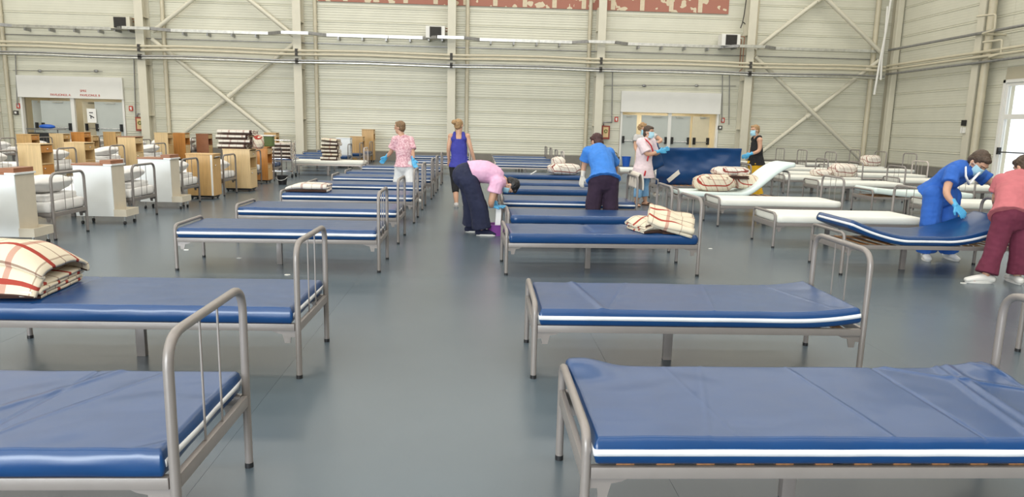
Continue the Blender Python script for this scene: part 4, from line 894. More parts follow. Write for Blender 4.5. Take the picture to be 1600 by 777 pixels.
def lerp(a, c_, t): return a+(c_-a)*t
def curve(pts, per=4):
    P = [V(p) for p in pts]; Q = []
    for i in range(len(P)-1):
        a, b_, c_, d = P[max(i-1, 0)], P[i], P[i+1], P[min(i+2, len(P)-1)]
        for k in range(per):
            t = k/per; Q.append(0.5*((2*b_)+(c_-a)*t+(2*a-5*b_+4*c_-d)*t*t+(3*b_-a-3*c_+d)*t*t*t))
    Q.append(P[-1]); return Q
def sample(vals, n):
    out = []
    for i in range(n):
        t = i/(n-1)*(len(vals)-1); k = min(int(t), len(vals)-2); f = t-k; f = f*f*(3-2*f)
        a, c_ = vals[k], vals[k+1]; out.append((a[0]+(c_[0]-a[0])*f, a[1]+(c_[1]-a[1])*f))
    return out
def hand(b, w_, d, n, side, grow=0.0, curl=0.5, s=1.0):
    "hand from wrist w_ along d, palm normal n; five fingers of unequal length"
    d = d.normalized(); n = (n-d*n.dot(d)).normalized(); r = d.cross(n)*side
    sweep(b, [w_-d*0.02*s, w_+d*0.02*s, w_+d*0.06*s, w_+d*0.092*s], [(0.026*s+grow, 0.02*s+grow), (0.034*s+grow, 0.016*s+grow), (0.042*s+grow, 0.015*s+grow), (0.040*s+grow, 0.012*s+grow)], 10, r, rnd=True)
    for k, (o_, L) in enumerate(((-0.032, 0.075), (-0.011, 0.088), (0.011, 0.082), (0.031, 0.062))):
        p0 = w_+d*0.085*s+r*(o_*s); dd = (d+r*o_*3).normalized(); pts = [p0]; cur = p0; dr = dd
        for f in (0.42, 0.33, 0.25):
            cur = cur+dr*(L*f*s); pts.append(cur); dr = (dr+n*(0.55*curl)).normalized()
        sweep(b, pts, [0.0092*s+grow, 0.0088*s+grow, 0.008*s+grow, 0.0068*s+grow], 8, rnd=True)
    p0 = w_+d*0.025*s-r*0.028*s; t1 = p0+(d*0.7-r*0.75+n*0.25).normalized()*0.042*s; t2 = t1+(d*0.9-r*0.25+n*0.4).normalized()*0.034*s
    sweep(b, [p0, t1, t2], [0.0125*s+grow, 0.0105*s+grow, 0.0085*s+grow], 8, rnd=True)
def person(label, J, face, headup, out, fat=1.0, palm=V((0, -1, 0)), k=1.0):
    """J: joints (world points): pelvis, waist, chest, neck, head, shL/R, elL/R, wrL/R, haL/R (fingertips), hipL/R, knL/R, anL/R, toL/R"""
    base = (J['anL']+J['anR'])/2; base = V((base.x, base.y, 0))
    root = thing('person', label, 'person', base)
    def put(name, me, parent=None):
        o = link(name, me, parent or root)
        if not parent: o.matrix_parent_inverse = Matrix.Translation(-base)
        return o
    side = (J['shR']-J['shL']).normalized(); sideh = (J['hipR']-J['hipL']).normalized()
    spine = curve([J['pelvis'], J['waist'], J['chest'], J['neck']], 5); ns = len(spine)
    shw = (J['shR']-J['shL']).length/2
    prof = [(0.165*fat, 0.12*fat), (0.145*fat, 0.11*fat), (0.155*fat, 0.115*fat), (shw*0.80, 0.095*fat), (0.06, 0.055)]
    rad = sample(prof, ns)
    # ---- body: one continuous surface
    b = bmn()
    sweep(b, spine, rad, 14, side, rnd=True)
    f = face.normalized(); up = (headup-f*headup.dot(f)).normalized(); rg = f.cross(up); M3 = Matrix((rg, f, up)).transposed()
    H = J['head']
    sweep(b, [J['neck']-(H-J['neck']).normalized()*0.03, lerp(J['neck'], H, 0.6)], [0.062*k, 0.054*k], 12)
    def h(x, y, z): return H+(rg*x+f*y+up*z)*k
    ellip(b, h(0, 0, 0.025), 0.075*k, 0.095*k, 0.088*k, M3, 20, 14); ellip(b, h(0, 0.022, -0.055), 0.055*k, 0.064*k, 0.062*k, M3, 16, 12)
    ellip(b, h(0, 0.06, -0.098), 0.022*k, 0.022*k, 0.018*k, M3)
    sweep(b, [h(0, 0.09, 0.022), h(0, 0.108, -0.012), h(0, 0.1, -0.026)], [0.009*k, 0.014*k, 0.011*k], 8, rnd=True)
    ellip(b, h(0, 0.088, 0.04), 0.045*k, 0.012*k, 0.01*k, M3)
    for s_ in (-1, 1): ellip(b, h(0.075*s_, -0.008, -0.008), 0.011*k, 0.021*k, 0.033*k, M3)
    gl = out.get('gloves')
    for S, sg in (('L', -1), ('R', 1)):
        A = curve([J['sh'+S], J['el'+S], J['wr'+S]], 5); na = len(A)
        sweep(b, A, sample([(0.056*fat, 0.056*fat), (0.048*fat, 0.048*fat), (0.041*fat, 0.041*fat), (0.036*fat, 0.036*fat), (0.026, 0.026)], na), 10, rnd=True)
        ellip(b, J['sh'+S], 0.062*fat, 0.062*fat, 0.062*fat)
        hd = J['ha'+S]-J['wr'+S]; hand(b, J['wr'+S], hd, out.get('palm'+S, palm), sg*out.get('hs'+S, 1), 0.0, out.get('curl'+S, 0.5))
        G = curve([J['hip'+S], J['kn'+S], J['an'+S]], 5); ng = len(G)
        sweep(b, G, sample([(0.095*fat, 0.095*fat), (0.08*fat, 0.08*fat), (0.06*fat, 0.06*fat), (0.056*fat, 0.056*fat), (0.036, 0.036)], ng), 10, rnd=True)
        td = (J['to'+S]-J['an'+S]); td.z = 0; td = td.normalized(); a = J['an'+S]
        g0 = V((a.x, a.y, 0.035))
        sweep(b, [g0-td*0.045, g0+td*0.05, g0+td*0.14+V((0, 0, -0.01)), g0+td*0.175+V((0, 0, -0.015))], [(0.032, 0.033), (0.042, 0.036), (0.046, 0.024), (0.036, 0.016)], 10, td.cross(V((0, 0, 1))), rnd=True)
        sweep(b, [a, V((a.x, a.y, 0.04))+td*0.01], [0.036, 0.036], 10)
    ellip(b, J['pelvis'], 0.15*fat, 0.12*fat, 0.12*fat)
    put('body', bake(b, out.get('voxel', 0.009), 3, M_skin, 'body'))
    # ---- face
    for s_ in (-1, 1):
        b = bmn(); ellip(b, h(0.031*s_, 0.082, 0.012), 0.013*k, 0.008*k, 0.006*k, M3, 10, 8); put('eye', mesh(b, 'eye', M_eye, True))
        b = bmn(); sweep(b, [h(0.014*s_, 0.097, 0.034), h(0.034*s_, 0.092, 0.04), h(0.052*s_, 0.074, 0.032)], 0.0042*k, 6, rnd=True); put('eyebrow', mesh(b, 'eyebrow', out['hair'][0], True))
    b = bmn(); ellip(b, h(0, 0.086, -0.06), 0.024*k, 0.008*k, 0.008*k, M3, 10, 8); put('mouth', mesh(b, 'mouth', M_lip, True))
    if out.get('mask'):
        b = bmn(); bmesh.ops.create_grid(b, x_segments=16, y_segments=12, size=1)
        for v in b.verts:
            x, y = v.co.x, v.co.y; w2 = 0.072*(1-0.06*y*y); zz = -0.05+0.06*y
            yy = 0.112-0.062*abs(x)**2.2-0.02*max(0, -y)**2-0.012*max(0, y)+0.012*(1-abs(x))*(1 if y > -0.3 else 0.4)
            v.co = h(x*w2, yy, zz+0.004*math.sin(y*9)*(1-abs(x)))
        mk = mesh(b, 'mask', M_mask, True); bx_ = bmn(); bx_.from_mesh(mk); bmesh.ops.solidify(bx_, geom=bx_.faces[:], thickness=0.003); bx_.to_mesh(mk); bx_.free(); mk.polygons.foreach_set('use_smooth', [True]*len(mk.polygons))
        mo_ = put('mask', mk)
        b = bmn()
        for s_ in (-1, 1):
            for z_ in (0.0, -0.1): sweep(b, [h(0.07*s_, 0.05, z_), h(0.08*s_, 0.01, z_*0.5), h(0.082*s_, -0.02, 0.0)], 0.0025, 5)
        put('ear_loop', mesh(b, 'ear_loop', M_white, True))
    # ---- hair
    HM, style = out['hair']; b = bmn()
    if style == 'short':
        ellip(b, h(0, -0.022, 0.042), 0.088*k, 0.098*k, 0.09*k, M3, 18, 14); ellip(b, h(0, -0.052, -0.01), 0.078*k, 0.06*k, 0.075*k, M3, 16, 12); ellip(b, h(0.01, 0.04, 0.092), 0.06*k, 0.05*k, 0.028*k, M3, 14, 10)
    elif style == 'bun':
        ellip(b, h(0, -0.022, 0.036), 0.082*k, 0.094*k, 0.086*k, M3, 18, 14); ellip(b, h(0, -0.05, -0.01), 0.07*k, 0.05*k, 0.07*k, M3, 16, 12); ellip(b, h(-0.045, -0.11, 0.05), 0.05*k, 0.04*k, 0.045*k, M3)
    elif style == 'curly':
        ellip(b, h(0, -0.03, 0.035), 0.095*k, 0.1*k, 0.092*k, M3, 18, 14)
        rr = random.Random(5)
        for q in range(40):
            a, z_ = rr.uniform(0, 2*PI), rr.uniform(-0.5, 1); rad_ = math.sqrt(1-z_*z_); y_ = -0.03+0.1*rad_*math.sin(a)
            if y_ < 0.03 or z_ > 0.6: ellip(b, h(0.095*rad_*math.cos(a), y_, 0.035+0.092*z_), 0.026*k, 0.026*k, 0.026*k, None, 8, 6)
    elif style == 'bob':
        ellip(b, h(0, -0.02, 0.04), 0.088*k, 0.098*k, 0.09*k, M3, 18, 14); ellip(b, h(0, -0.045, -0.03), 0.082*k, 0.06*k, 0.085*k, M3, 16, 12); ellip(b, h(0, 0.045, 0.085), 0.066*k, 0.05*k, 0.03*k, M3, 14, 10)
    elif style == 'tied':
        ellip(b, h(0, -0.022, 0.038), 0.083*k, 0.094*k, 0.085*k, M3, 18, 14); ellip(b, h(0, -0.052, -0.01), 0.07*k, 0.052*k, 0.07*k, M3, 16, 12)
    put('hair', bake(b, 0.008, 3, HM, 'hair', lambda c_: 0.006*noise.noise(c_*45)+0.004*noise.noise(c_*90)))
    # ---- clothes
    def fold(sd, a=0.010): return lambda c_: a*noise.noise(V((c_.x*9, c_.y*9, c_.z*5+sd)))+0.4*a*noise.noise(c_*28)
    top = out['top']; b = bmn(); g = top.get('grow', 0.02)
    hv = top.get('hem', 0.03); fl = top.get('flare', 0.02); pg = out['pants'].get('grow', 0.018)
    wide = (0.172*fat+pg+0.016, 0.140*fat+pg+0.016)
    gr_ = [(max(r[0]+g, wide[0]-i*0.012), max(r[1]+g, wide[1]-i*0.010)) if i < 6 else (r[0]+g, r[1]+g) for i, r in enumerate(rad)]
    if hv >= 0:
        hem = J['pelvis']+(J['pelvis']-J['waist']).normalized()*hv+V(top.get('hemshift', (0, 0, 0)))
        sp = [hem]+spine[:-1]+[lerp(spine[-2], spine[-1], 0.35)]
        rr_ = [(gr_[0][0]+fl, gr_[0][1]+fl)]+gr_[:-1]+[(rad[-2][0]*0.72+g*0.6, rad[-2][1]*0.85+g*0.6)]
    else:
        k0 = int(-hv); sp = spine[k0:-1]+[lerp(spine[-2], spine[-1], 0.35)]
        rr_ = gr_[k0:-1]+[(rad[-2][0]*0.72+g*0.6, rad[-2][1]*0.85+g*0.6)]; rr_[0] = (rr_[0][0]+fl, rr_[0][1]+fl)
    ct = top.get('cut', 1.0)
    if ct < 1: nn_ = int(len(sp)*ct); sp, rr_ = sp[:nn_], rr_[:nn_]
    sweep(b, sp, rr_, 16, side)
    if top.get('straps'):
        for s_ in (-1, 1):
            e = sp[-1]+side*(s_*0.09); sd = J['sh'+('R' if s_ > 0 else 'L')]; q = lerp(J['neck'], sd, 0.52)
            sweep(b, [e-spine[-1].normalized()*0, lerp(e, q, 0.55)+(lerp(e, q, .5)-lerp(e, q, .5)), q+V((0, 0, 0.035))], [(0.07, 0.10), (0.05, 0.085), (0.035, 0.055)], 10, side, rnd=True)
    sl = top.get('sleeve', 0.6)
    if sl > 0:
        for S in 'LR':
            ellip(b, J['sh'+S], 0.062*fat+g, 0.062*fat+g, 0.062*fat+g)
            path = [J['sh'+S], lerp(J['sh'+S], J['el'+S], min(sl, 1)*0.5), lerp(J['sh'+S], J['el'+S], min(sl, 1))]
            sweep(b, path, [0.060*fat+g, 0.060*fat+g, 0.060*fat+g+0.008], 12)
            sweep(b, [lerp(J['neck'], J['sh'+S], 0.15)-V((0, 0, 0.03)), J['sh'+S]], [0.06*fat+g*0.5, 0.058*fat+g], 12)
    tm = put('top', bake(b, 0.011, 3, top['mat'], 'top', fold(1.0, top.get('fold', 0.010))))
    pants = out['pants']; b = bmn(); g = pants.get('grow', 0.018)
    ellip(b, J['pelvis'], 0.155*fat+g, 0.145*fat+g, 0.14*fat+g); sweep(b, [lerp(J['pelvis'], J['waist'], 0.55), lerp(J['pelvis'], J['waist'], 0.2), J['pelvis'], lerp(J['pelvis'], (J['hipL']+J['hipR'])/2, 1.3)], [(0.150*fat+g*.5, 0.112*fat+g*.5), (0.162*fat+g, 0.122*fat+g), (0.172*fat+g, 0.132*fat+g), (0.155*fat+g, 0.125*fat+g)], 16, sideh, rnd=True)
    for S in 'LR':
        e = pants.get('end', 0.97); G = [J['hip'+S], lerp(J['hip'+S], J['kn'+S], 0.5), J['kn'+S]]
        if e > 0.5: G += [lerp(J['kn'+S], J['an'+S], (e-0.5)), lerp(J['kn'+S], J['an'+S], (e-0.5)*2)]
        wd = pants.get('width', 0.02); R5 = [0.098*fat+g, 0.088*fat+g, 0.066*fat+g+wd*0.5, 0.060*fat+g+wd*0.5, 0.05*fat+g+wd]
        sweep(b, G, R5[:len(G)], 12); ellip(b, J['hip'+S], 0.102*fat+g, 0.102*fat+g, 0.102*fat+g)
    put('trousers', bake(b, 0.011, 3, pants['mat'], 'trousers', fold(5.0, pants.get('fold', 0.010))))
    # ---- shoes
    sh = out.get('shoes')
    if sh:
        for S in 'LR':
            a = J['an'+S]; td = (J['to'+S]-a); td.z = 0; td = td.normalized(); g0 = V((a.x, a.y, 0.04)); sd_ = td.cross(V((0, 0, 1))); b = bmn()
            if sh[1] == 'sandal':
                sweep(b, [g0-td*0.06+V((0, 0, 0.0)), g0+td*0.0+V((0, 0, 0.055))], [(0.042, 0.012), (0.05, 0.01)], 8, sd_); sweep(b, [g0+td*0.09+sd_*0.05, g0+td*0.1+V((0, 0, 0.012)), g0+td*0.09-sd_*0.05], [(0.014, 0.03)]*3, 8)
                me = bake(b, 0.007, 1, sh[0], 'shoe')
            else:
                sweep(b, [g0-td*0.06, g0+td*0.02+V((0, 0, 0.01)), g0+td*0.11, g0+td*0.185+V((0, 0, -0.012))], [(0.040, 0.045), (0.046, 0.05), (0.05, 0.036), (0.042, 0.026)], 12, sd_, rnd=True)
                me = bake(b, 0.008, 2, sh[0], 'shoe')
            for v in me.vertices: v.co.z = max(v.co.z, 0.014)
            so = put('shoe', me)
            b = bmn(); pr = []
            for kk in range(20):
                an_ = 2*PI*kk/20; xx = math.cos(an_); yy = math.sin(an_); pr.append(g0+td*(0.062+0.14*xx)+sd_*(0.048*yy*(1+0.12*xx)))
            A = [b.verts.new((q.x, q.y, 0.0)) for q in pr]; B = [b.verts.new((q.x, q.y, 0.022)) for q in pr]; b.faces.new(A); b.faces.new(B)
            for kk in range(20): b.faces.new((A[kk], A[(kk+1) % 20], B[(kk+1) % 20], B[kk]))
            s2 = link('sole', mesh(b, 'sole', sh[2] if len(sh) > 2 else M_sole), so)
    # ---- gloves
    if gl:
        for S, sg in (('L', -1), ('R', 1)):
            b = bmn(); hd = J['ha'+S]-J['wr'+S]; hand(b, J['wr'+S], hd, out.get('palm'+S, palm), sg*out.get('hs'+S, 1), 0.004, out.get('curl'+S, 0.5))
            fd = (J['el'+S]-J['wr'+S]).normalized(); sweep(b, [J['wr'+S]+hd.normalized()*0.01, J['wr'+S]+fd*0.03, J['wr'+S]+fd*0.075], [0.031, 0.033, 0.040*fat], 10)
            put('glove', bake(b, 0.0065, 1, gl, 'glove'))
    return root, put, h
def joints(Y, **k):
    "joints measured in the photograph; each is (u, v) or (u, v, nearer/farther offset in metres)"
    return {n: at(q[0], q[1], Y+(q[2] if len(q) > 2 else 0)) for n, q in k.items()}
def ground(J):
    for S in 'LR':
        J['an'+S].z = 0.085; J['to'+S].z = 0.02
    return J
M_h_blond = mat('hair_blond', (0.36, 0.22, 0.10), 0.6, var=0.3, scale=60); M_h_dblond = mat('hair_dark_blond', (0.20, 0.12, 0.06), 0.6, var=0.35, scale=60)
M_h_black = mat('hair_black', (0.012, 0.011, 0.012), 0.5, var=0.3, scale=60); M_h_red = mat('hair_dark_red', (0.05, 0.013, 0.012), 0.5, var=0.3, scale=60); M_h_brown = mat('hair_brown', (0.065, 0.04, 0.026), 0.55, var=0.3, scale=60)
M_c_floral = mat('fabric_pink_floral', (0.74, 0.34, 0.42), 0.85, var=0.25, scale=38, col2=(0.88, 0.62, 0.66)); M_c_white = mat('fabric_white', (0.80, 0.80, 0.80), 0.85, var=0.02)
M_c_tank = mat('fabric_royal_blue', (0.045, 0.05, 0.33), 0.85, var=0.05); M_c_blk = mat('fabric_black', (0.012, 0.012, 0.014), 0.9, var=0.1)
M_c_pink = mat('fabric_pale_pink', (0.76, 0.44, 0.62), 0.85, var=0.04, scale=20); M_c_navy = mat('fabric_navy', (0.016, 0.020, 0.052), 0.9, var=0.1)
M_c_tunic = mat('fabric_bright_blue', (0.04, 0.20, 0.62), 0.8, var=0.06, scale=12); M_c_plum = mat('fabric_dark_plum', (0.030, 0.015, 0.036), 0.9, var=0.1)
M_c_smock = mat('fabric_pale_pink_white', (0.80, 0.66, 0.70), 0.85, var=0.04, scale=20); M_c_jean = mat('fabric_light_denim', (0.20, 0.40, 0.64), 0.9, var=0.08, scale=30)
M_c_grey = mat('fabric_light_grey', (0.55, 0.53, 0.52), 0.85, var=0.04); M_c_yel = mat('fabric_yellow', (0.75, 0.42, 0.015), 0.8, var=0.06)
M_c_scrub = mat('fabric_scrub_blue', (0.025, 0.12, 0.48), 0.85, var=0.06, scale=12); M_c_coral = mat('fabric_coral', (0.50, 0.145, 0.165), 0.85, var=0.05, scale=12); M_c_burg = mat('fabric_burgundy', (0.145, 0.022, 0.050), 0.88, var=0.07, scale=12)
M_c_trim = mat('fabric_red_trim', (0.50, 0.03, 0.04), 0.8); M_sandal = mat('sandal_brown', (0.07, 0.035, 0.02), 0.6)

# person walking between the left beds, seen from behind, turned left
Y = 13.72
J = ground(joints(Y, pelvis=(632, 259), waist=(632, 243), chest=(631, 226), neck=(627, 211), head=(624.5, 199.5), shL=(618, 219, -0.02), shR=(641, 219, 0.08), elL=(611, 237, 0.02), wrL=(603.5, 245.5, 0.1), haL=(598, 252, 0.14), elR=(645, 239, -0.02), wrR=(645.5, 250, -0.06), haR=(650, 263, -0.1), hipL=(626, 262, 0.03), hipR=(638, 262, 0.0), knL=(622, 288, 0.1), knR=(642, 288, -0.05), anL=(613, 314, 0.15), anR=(652, 312, -0.1), toL=(600, 317, 0.2), toR=(640, 317, -0.02)))
person('person in a pink floral top and white trousers walking between the left beds', J, V((-0.95, 0.35, -0.05)), V((0, 0, 1)), dict(top=dict(mat=M_c_floral, sleeve=0.75, hem=0.02, flare=0.01), pants=dict(mat=M_c_white, end=0.72, width=0.05), hair=(M_h_dblond, 'short'), gloves=M_glove, shoes=(M_sole, 'shoe')), fat=0.98, palm=V((0.3, -1, 0)))
# person in tank top walking away down the aisle
Y = 13.2
J = ground(joints(Y, pelvis=(717.5, 257), waist=(717.5, 240), chest=(717, 224), neck=(717, 209), head=(717, 196), shL=(704.5, 213), shR=(730, 213), elL=(701, 232, -0.02), wrL=(701.5, 250, 0.06), haL=(703, 264, 0.14), elR=(736, 233, -0.04), wrR=(741, 250, 0.0), haR=(743, 264, 0.05), hipL=(711, 260), hipR=(724, 260), knL=(711.5, 288, 0.0), knR=(725, 288, 0.12), anL=(713, 316, -0.12), anR=(726, 315, 0.12), toL=(712, 316, 0.2), toR=(727, 315, 0.5)))
person('person in a royal blue tank top and black leggings walking away down the aisle', J, V((0.45, 0.9, -0.05)), V((0, 0, 1)), dict(top=dict(mat=M_c_tank, sleeve=0, hem=0.05, flare=0.005, cut=0.86, straps=True, grow=0.016), pants=dict(mat=M_c_blk, end=0.72, width=0.0), hair=(M_h_blond, 'bun'), shoes=(M_c_grey, 'shoe')), fat=0.92, palm=V((0, 1, 0)))
# person in pink bending over the purple bucket
Y = 9.75
J = ground(joints(Y, pelvis=(729, 275), waist=(745, 268), chest=(766, 271), neck=(785, 281), head=(797, 289.5), shL=(776, 286, 0.2), shR=(776, 286, -0.15), elL=(772, 312, 0.2), wrL=(775, 322, 0.08), haL=(786, 322, 0.02), elR=(768, 314, -0.17), wrR=(768, 323, -0.08), haR=(780, 323, -0.04), hipL=(731, 283, 0.12), hipR=(733, 283, -0.1), knL=(738, 322, 0.16), knR=(748, 324, -0.12), anL=(736, 358, 0.2), anR=(753, 361, -0.1), toL=(752, 363, 0.2), toR=(776, 367, -0.1)))
person('person in a pale pink shirt and navy trousers bending over a purple bucket', J, V((-0.35, 0.0, -0.95)), V((0.95, 0, -0.3)), dict(top=dict(mat=M_c_pink, sleeve=0.55, hem=-3, flare=0.015, grow=0.028), pants=dict(mat=M_c_navy, width=0.055, grow=0.026, fold=0.012), hair=(M_h_black, 'short'), gloves=M_glove, mask=True, shoes=(M_c_navy, 'shoe'), palmL=V((0, 0, -1)), palmR=V((0, 0, -1))), fat=1.13)
bucket('purple bucket on the floor under the bending person in pink', (at(777, 360, 9.74).x, 9.74, 0), 0.12, 0.155, 0.155, M_purple, False)
blanket('white cloth hanging from the blue gloves into the purple bucket', at(777.5, 352.5, 9.72), [(-0.01, 0), (0.0, 0.1), (0.012, 0.2), (0.0, 0.27)], 0.075, 0.022, M_c_white, seed=61, bind=False, group='loose cloths', cat='cloth').name = 'cloth'
# person in blue tunic leaning over a right row bed
Y = 9.75
J = ground(joints(Y, pelvis=(943, 279, 0), waist=(941, 258, 0.12), chest=(936, 240, 0.33), neck=(933, 231, 0.48), head=(932, 222, 0.58), shL=(919, 238, 0.36), shR=(951, 240, 0.36), elL=(913, 258, 0.42), wrL=(910.5, 275, 0.4), haL=(908, 290, 0.42), elR=(962, 262, 0.55), wrR=(957, 276, 0.75), haR=(952, 284, 0.85), hipL=(932, 284), hipR=(954, 284), knL=(927, 321, 0.02), knR=(954, 321, 0.02), anL=(925, 358), anR=(955, 358), toL=(926, 352, 0.3), toR=(954, 352, 0.3)))
person('person in a bright blue tunic and dark plum trousers leaning over a bed', J, V((-0.45, 0.75, -0.45)), V((-0.1, 0.45, 0.9)), dict(top=dict(mat=M_c_tunic, sleeve=0.7, hem=0.03, flare=0.05, grow=0.032), pants=dict(mat=M_c_plum, width=0.05, grow=0.024), hair=(M_h_red, 'bob'), gloves=M_glovew, shoes=(M_c_blk, 'shoe')), fat=0.98, palm=V((0.5, 0.5, 0)))
# person in white smock holding the mattress
Y = 13.9
J = ground(joints(Y, pelvis=(1005, 262), waist=(1006, 246), chest=(1008, 230), neck=(1011, 217), head=(1013.5, 206.5), shL=(1018, 222, 0.13), shR=(1002, 223, -0.12), elL=(1022, 240, 0.2), wrL=(1033, 236, 0.22), haL=(1044, 232, 0.2), elR=(1011, 241, -0.2), wrR=(1030, 236.5, -0.15), haR=(1045, 236, -0.08), hipL=(1009, 266, 0.08), hipR=(1001, 266, -0.05), knL=(1006, 289, 0.1), knR=(998, 290, -0.1), anL=(1008, 313, 0.1), anR=(994.5, 315, -0.1), toL=(1021, 318, 0.0), toR=(999, 322, -0.3)))
r_, put_, h_ = person('person in a pale smock with red trim and jeans holding the mattress', J, V((0.75, -0.6, -0.1)), V((0.05, 0, 1)), dict(top=dict(mat=M_c_smock, sleeve=0.85, hem=0.20, flare=0.035, grow=0.03), pants=dict(mat=M_c_jean, end=0.86, width=0.01), hair=(M_h_brown, 'bob'), gloves=M_glove, mask=True, shoes=(M_sandal, 'sandal', M_sandal), palmL=V((0, -1, 0)), palmR=V((0, 1, 0)), hsR=-1), fat=1.08)
nk = J['neck']; fd = V((0.78, -0.62, 0)).normalized()
for (pts, rr) in (([at(1007, 217, Y-0.12), at(1012, 221, Y-0.19), at(1017.5, 228, Y-0.17), at(1020, 236, Y-0.12), at(1020, 243, Y-0.1)], 0.014), ([at(1013, 244, Y-0.21), at(1011.5, 251, Y-0.22)], 0.016), ([at(1008.5, 268, Y-0.23), at(1007, 274, Y-0.24)], 0.016)):
    b = bmn(); sweep(b, pts, rr, 8, rnd=True); put_('red_trim', mesh(b, 'red_trim', M_c_trim, True))
# blonde person behind
Y = 15.95
J = ground(joints(Y, pelvis=(1007, 251), waist=(1007, 237), chest=(1007, 223), neck=(1007, 212), head=(1005, 202), shL=(995, 215, 0), shR=(1021, 213, 0), elL=(993, 230, -0.05), wrL=(999, 243, -0.2), haL=(1005, 250, -0.3), elR=(1033, 219, -0.15), wrR=(1026, 224, -0.35), haR=(1019, 229, -0.4), hipL=(1002, 254), hipR=(1013, 254), knL=(1003, 277, 0), knR=(1018, 277, 0), anL=(1004, 298, 0), anR=(1024, 299, 0.05), toL=(1002, 303, -0.3), toR=(1030, 304, -0.2)))
person('blonde curly-haired person in grey standing behind the smocked person, arm raised', J, V((0.3, -0.8, -0.3)), V((0, -0.2, 1)), dict(top=dict(mat=M_c_grey, sleeve=0.4, hem=0.04), pants=dict(mat=M_c_grey, width=0.02), hair=(M_h_blond, 'curly'), mask=True, shoes=(M_linenc, 'shoe')), fat=1.0)
# person in black top and yellow trousers
Y = 15.85
J = ground(joints(Y, pelvis=(1181, 256), waist=(1181.5, 243), chest=(1182, 229), neck=(1182, 215.5), head=(1179.5, 204), shL=(1187, 219, -0.16), shR=(1178, 218, 0.16), elL=(1186, 235, -0.2), wrL=(1171, 241.5, -0.22), haL=(1158, 246, -0.24), elR=(1174, 235, 0.18), wrR=(1167, 243, 0.05), haR=(1157, 246, -0.02), hipL=(1181, 259, -0.08), hipR=(1180, 259, 0.08), knL=(1180, 282, -0.1), knR=(1176, 282, 0.1), anL=(1183, 303, -0.1), anR=(1176, 303, 0.1), toL=(1172, 306, -0.15), toR=(1164, 306, 0.05)))
person('person in a black sleeveless top and yellow trousers holding the mattress', J, V((-0.9, -0.35, -0.1)), V((0, 0, 1)), dict(top=dict(mat=M_c_blk, sleeve=0, straps=True, hem=0.03, grow=0.018), pants=dict(mat=M_c_yel, width=0.06, grow=0.03), hair=(M_h_blond, 'short'), gloves=M_glove, mask=True, shoes=(M_sole, 'shoe'), palmL=V((0, 1, 0)), palmR=V((0, -1, 0))), fat=1.05)
# person in blue scrubs bending over the curled mattress
Y = 8.32
J = ground(joints(Y, pelvis=(1467, 297, 0.05), waist=(1480, 282, -0.02), chest=(1501, 268, -0.12), neck=(1519, 262, -0.2), head=(1529, 254, -0.27), shL=(1533, 275, -0.02), shR=(1489, 270, -0.24), elL=(1552, 288, -0.1), wrL=(1556, 306, -0.25), haL=(1557, 322, -0.35), elR=(1479, 301, -0.36), wrR=(1493, 321, -0.46), haR=(1508, 338, -0.52), hipL=(1484, 306, 0.06), hipR=(1459, 305, -0.04), knL=(1479, 350, -0.05), knR=(1453, 350, -0.1), anL=(1482, 397, 0.05), anR=(1446, 398, 0.0), toL=(1496, 412, -0.15), toR=(1452, 412, -0.25)))
r_, put_, h_ = person('person in blue scrubs and mask bending over the curled blue mattress', J, V((0.12, -0.62, -0.75)), V((0.25, -0.7, 0.65)), dict(top=dict(mat=M_c_scrub, sleeve=0.55, hem=0.10, flare=0.03, grow=0.026, voxel=0.009), pants=dict(mat=M_c_scrub, width=0.045, grow=0.024), hair=(M_h_brown, 'short'), gloves=M_glove, mask=True, shoes=(M_c_white, 'shoe'), palmR=V((0.3, 0.5, -0.6))), fat=1.0, k=1.12)
b = bmn(); Yv = Y-0.36; sweep(b, [at(1509, 262, Yv+0.02), at(1509, 275, Yv-0.06), at(1514, 288, Yv-0.05), at(1521, 280, Yv-0.05), at(1530, 270, Yv+0.0)], [(0.022, 0.01)]*5, 8, rnd=True); put_('neckline_trim', mesh(b, 'neckline_trim', M_c_white, True))
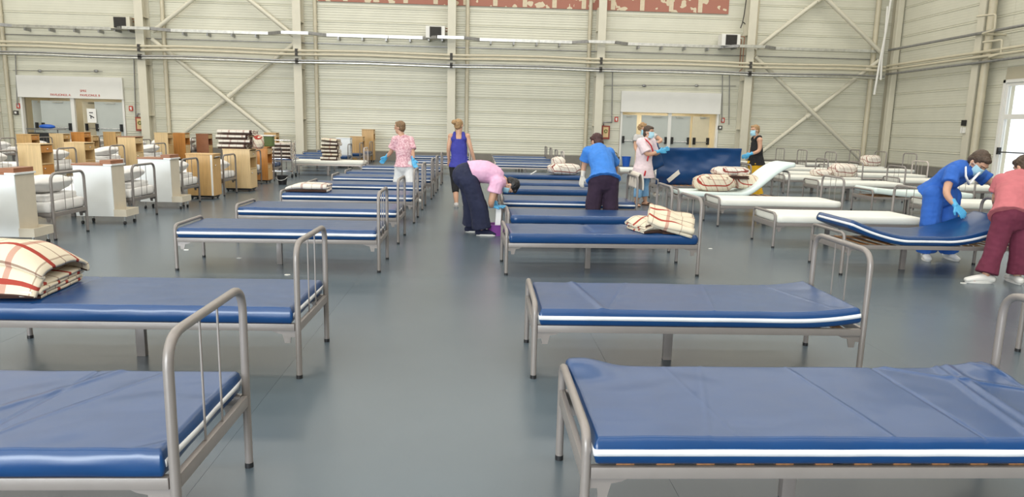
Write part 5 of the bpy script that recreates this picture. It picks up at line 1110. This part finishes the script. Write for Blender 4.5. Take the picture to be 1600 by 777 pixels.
# person in coral top and burgundy trousers at the right edge
Y = 6.95
J = ground(joints(Y, pelvis=(1582, 334, 0.0), waist=(1584, 312, 0.1), chest=(1590, 289, 0.27), neck=(1597, 275, 0.4), head=(1601, 262, 0.46), shL=(1566, 284, 0.3), shR=(1618, 284, 0.3), elL=(1556, 312, 0.34), wrL=(1562, 330, 0.6), haL=(1570, 336, 0.8), elR=(1630, 312, 0.4), wrR=(1622, 330, 0.6), haR=(1612, 338, 0.75), hipL=(1569, 342, 0), hipR=(1596, 342, 0), knL=(1556, 385, 0.02), knR=(1594, 386, 0.0), anL=(1541, 426, 0), anR=(1590, 428, 0), toL=(1512, 437, 0.02), toR=(1576, 440, 0.15)))
person('person in a coral top and burgundy trousers bending at the right edge', J, V((-0.1, 0.85, -0.5)), V((0, 0.5, 0.85)), dict(top=dict(mat=M_c_coral, sleeve=0.6, hem=0.06, flare=0.03, grow=0.03), pants=dict(mat=M_c_burg, width=0.045, grow=0.012), hair=(M_h_brown, 'bob'), shoes=(M_sole, 'shoe'), palmL=V((0, 0, -1)), palmR=V((0, 0, -1))), fat=0.99, k=1.08)

# small scraps of paper on the floor
for i, (u, v, lab) in enumerate(((291, 391, 'tiny white paper scrap on the floor under the third left bed'), (374, 404, 'second tiny white paper scrap under the third left bed'), (449, 430, 'tiny white paper scrap in front of the third left bed'), (1505, 443, 'tiny white paper scrap by the shoes of the person in burgundy trousers'), (1110, 389, 'thin white strip of paper on the floor beyond the folded blankets'))):
    d = _fw+_rt*((u-800)/F)+_dn*((v-388.5)/F); p = V((0, 0, CH))+d*(-CH/d.z)
    b = bmn(); ps = [(0.03*math.cos(a)*(1+0.4*fbm(a, i, 1)), 0.018*math.sin(a)*(1+0.5*fbm(a, i, 7))) for a in [k*PI/4 for k in range(8)]]
    A = [b.verts.new((x, y, 0.0005)) for x, y in ps]; B = [b.verts.new((x, y, 0.003+0.004*(k % 2))) for k, (x, y) in enumerate(ps)]; b.faces.new(A[::-1]); b.faces.new(B)
    for k in range(8): b.faces.new((A[k], A[(k+1) % 8], B[(k+1) % 8], B[k]))
    tag(obj('paper_scrap', b, M_white, None, loc=(p.x, p.y, 0)), lab, 'paper', 'paper scraps on the floor')
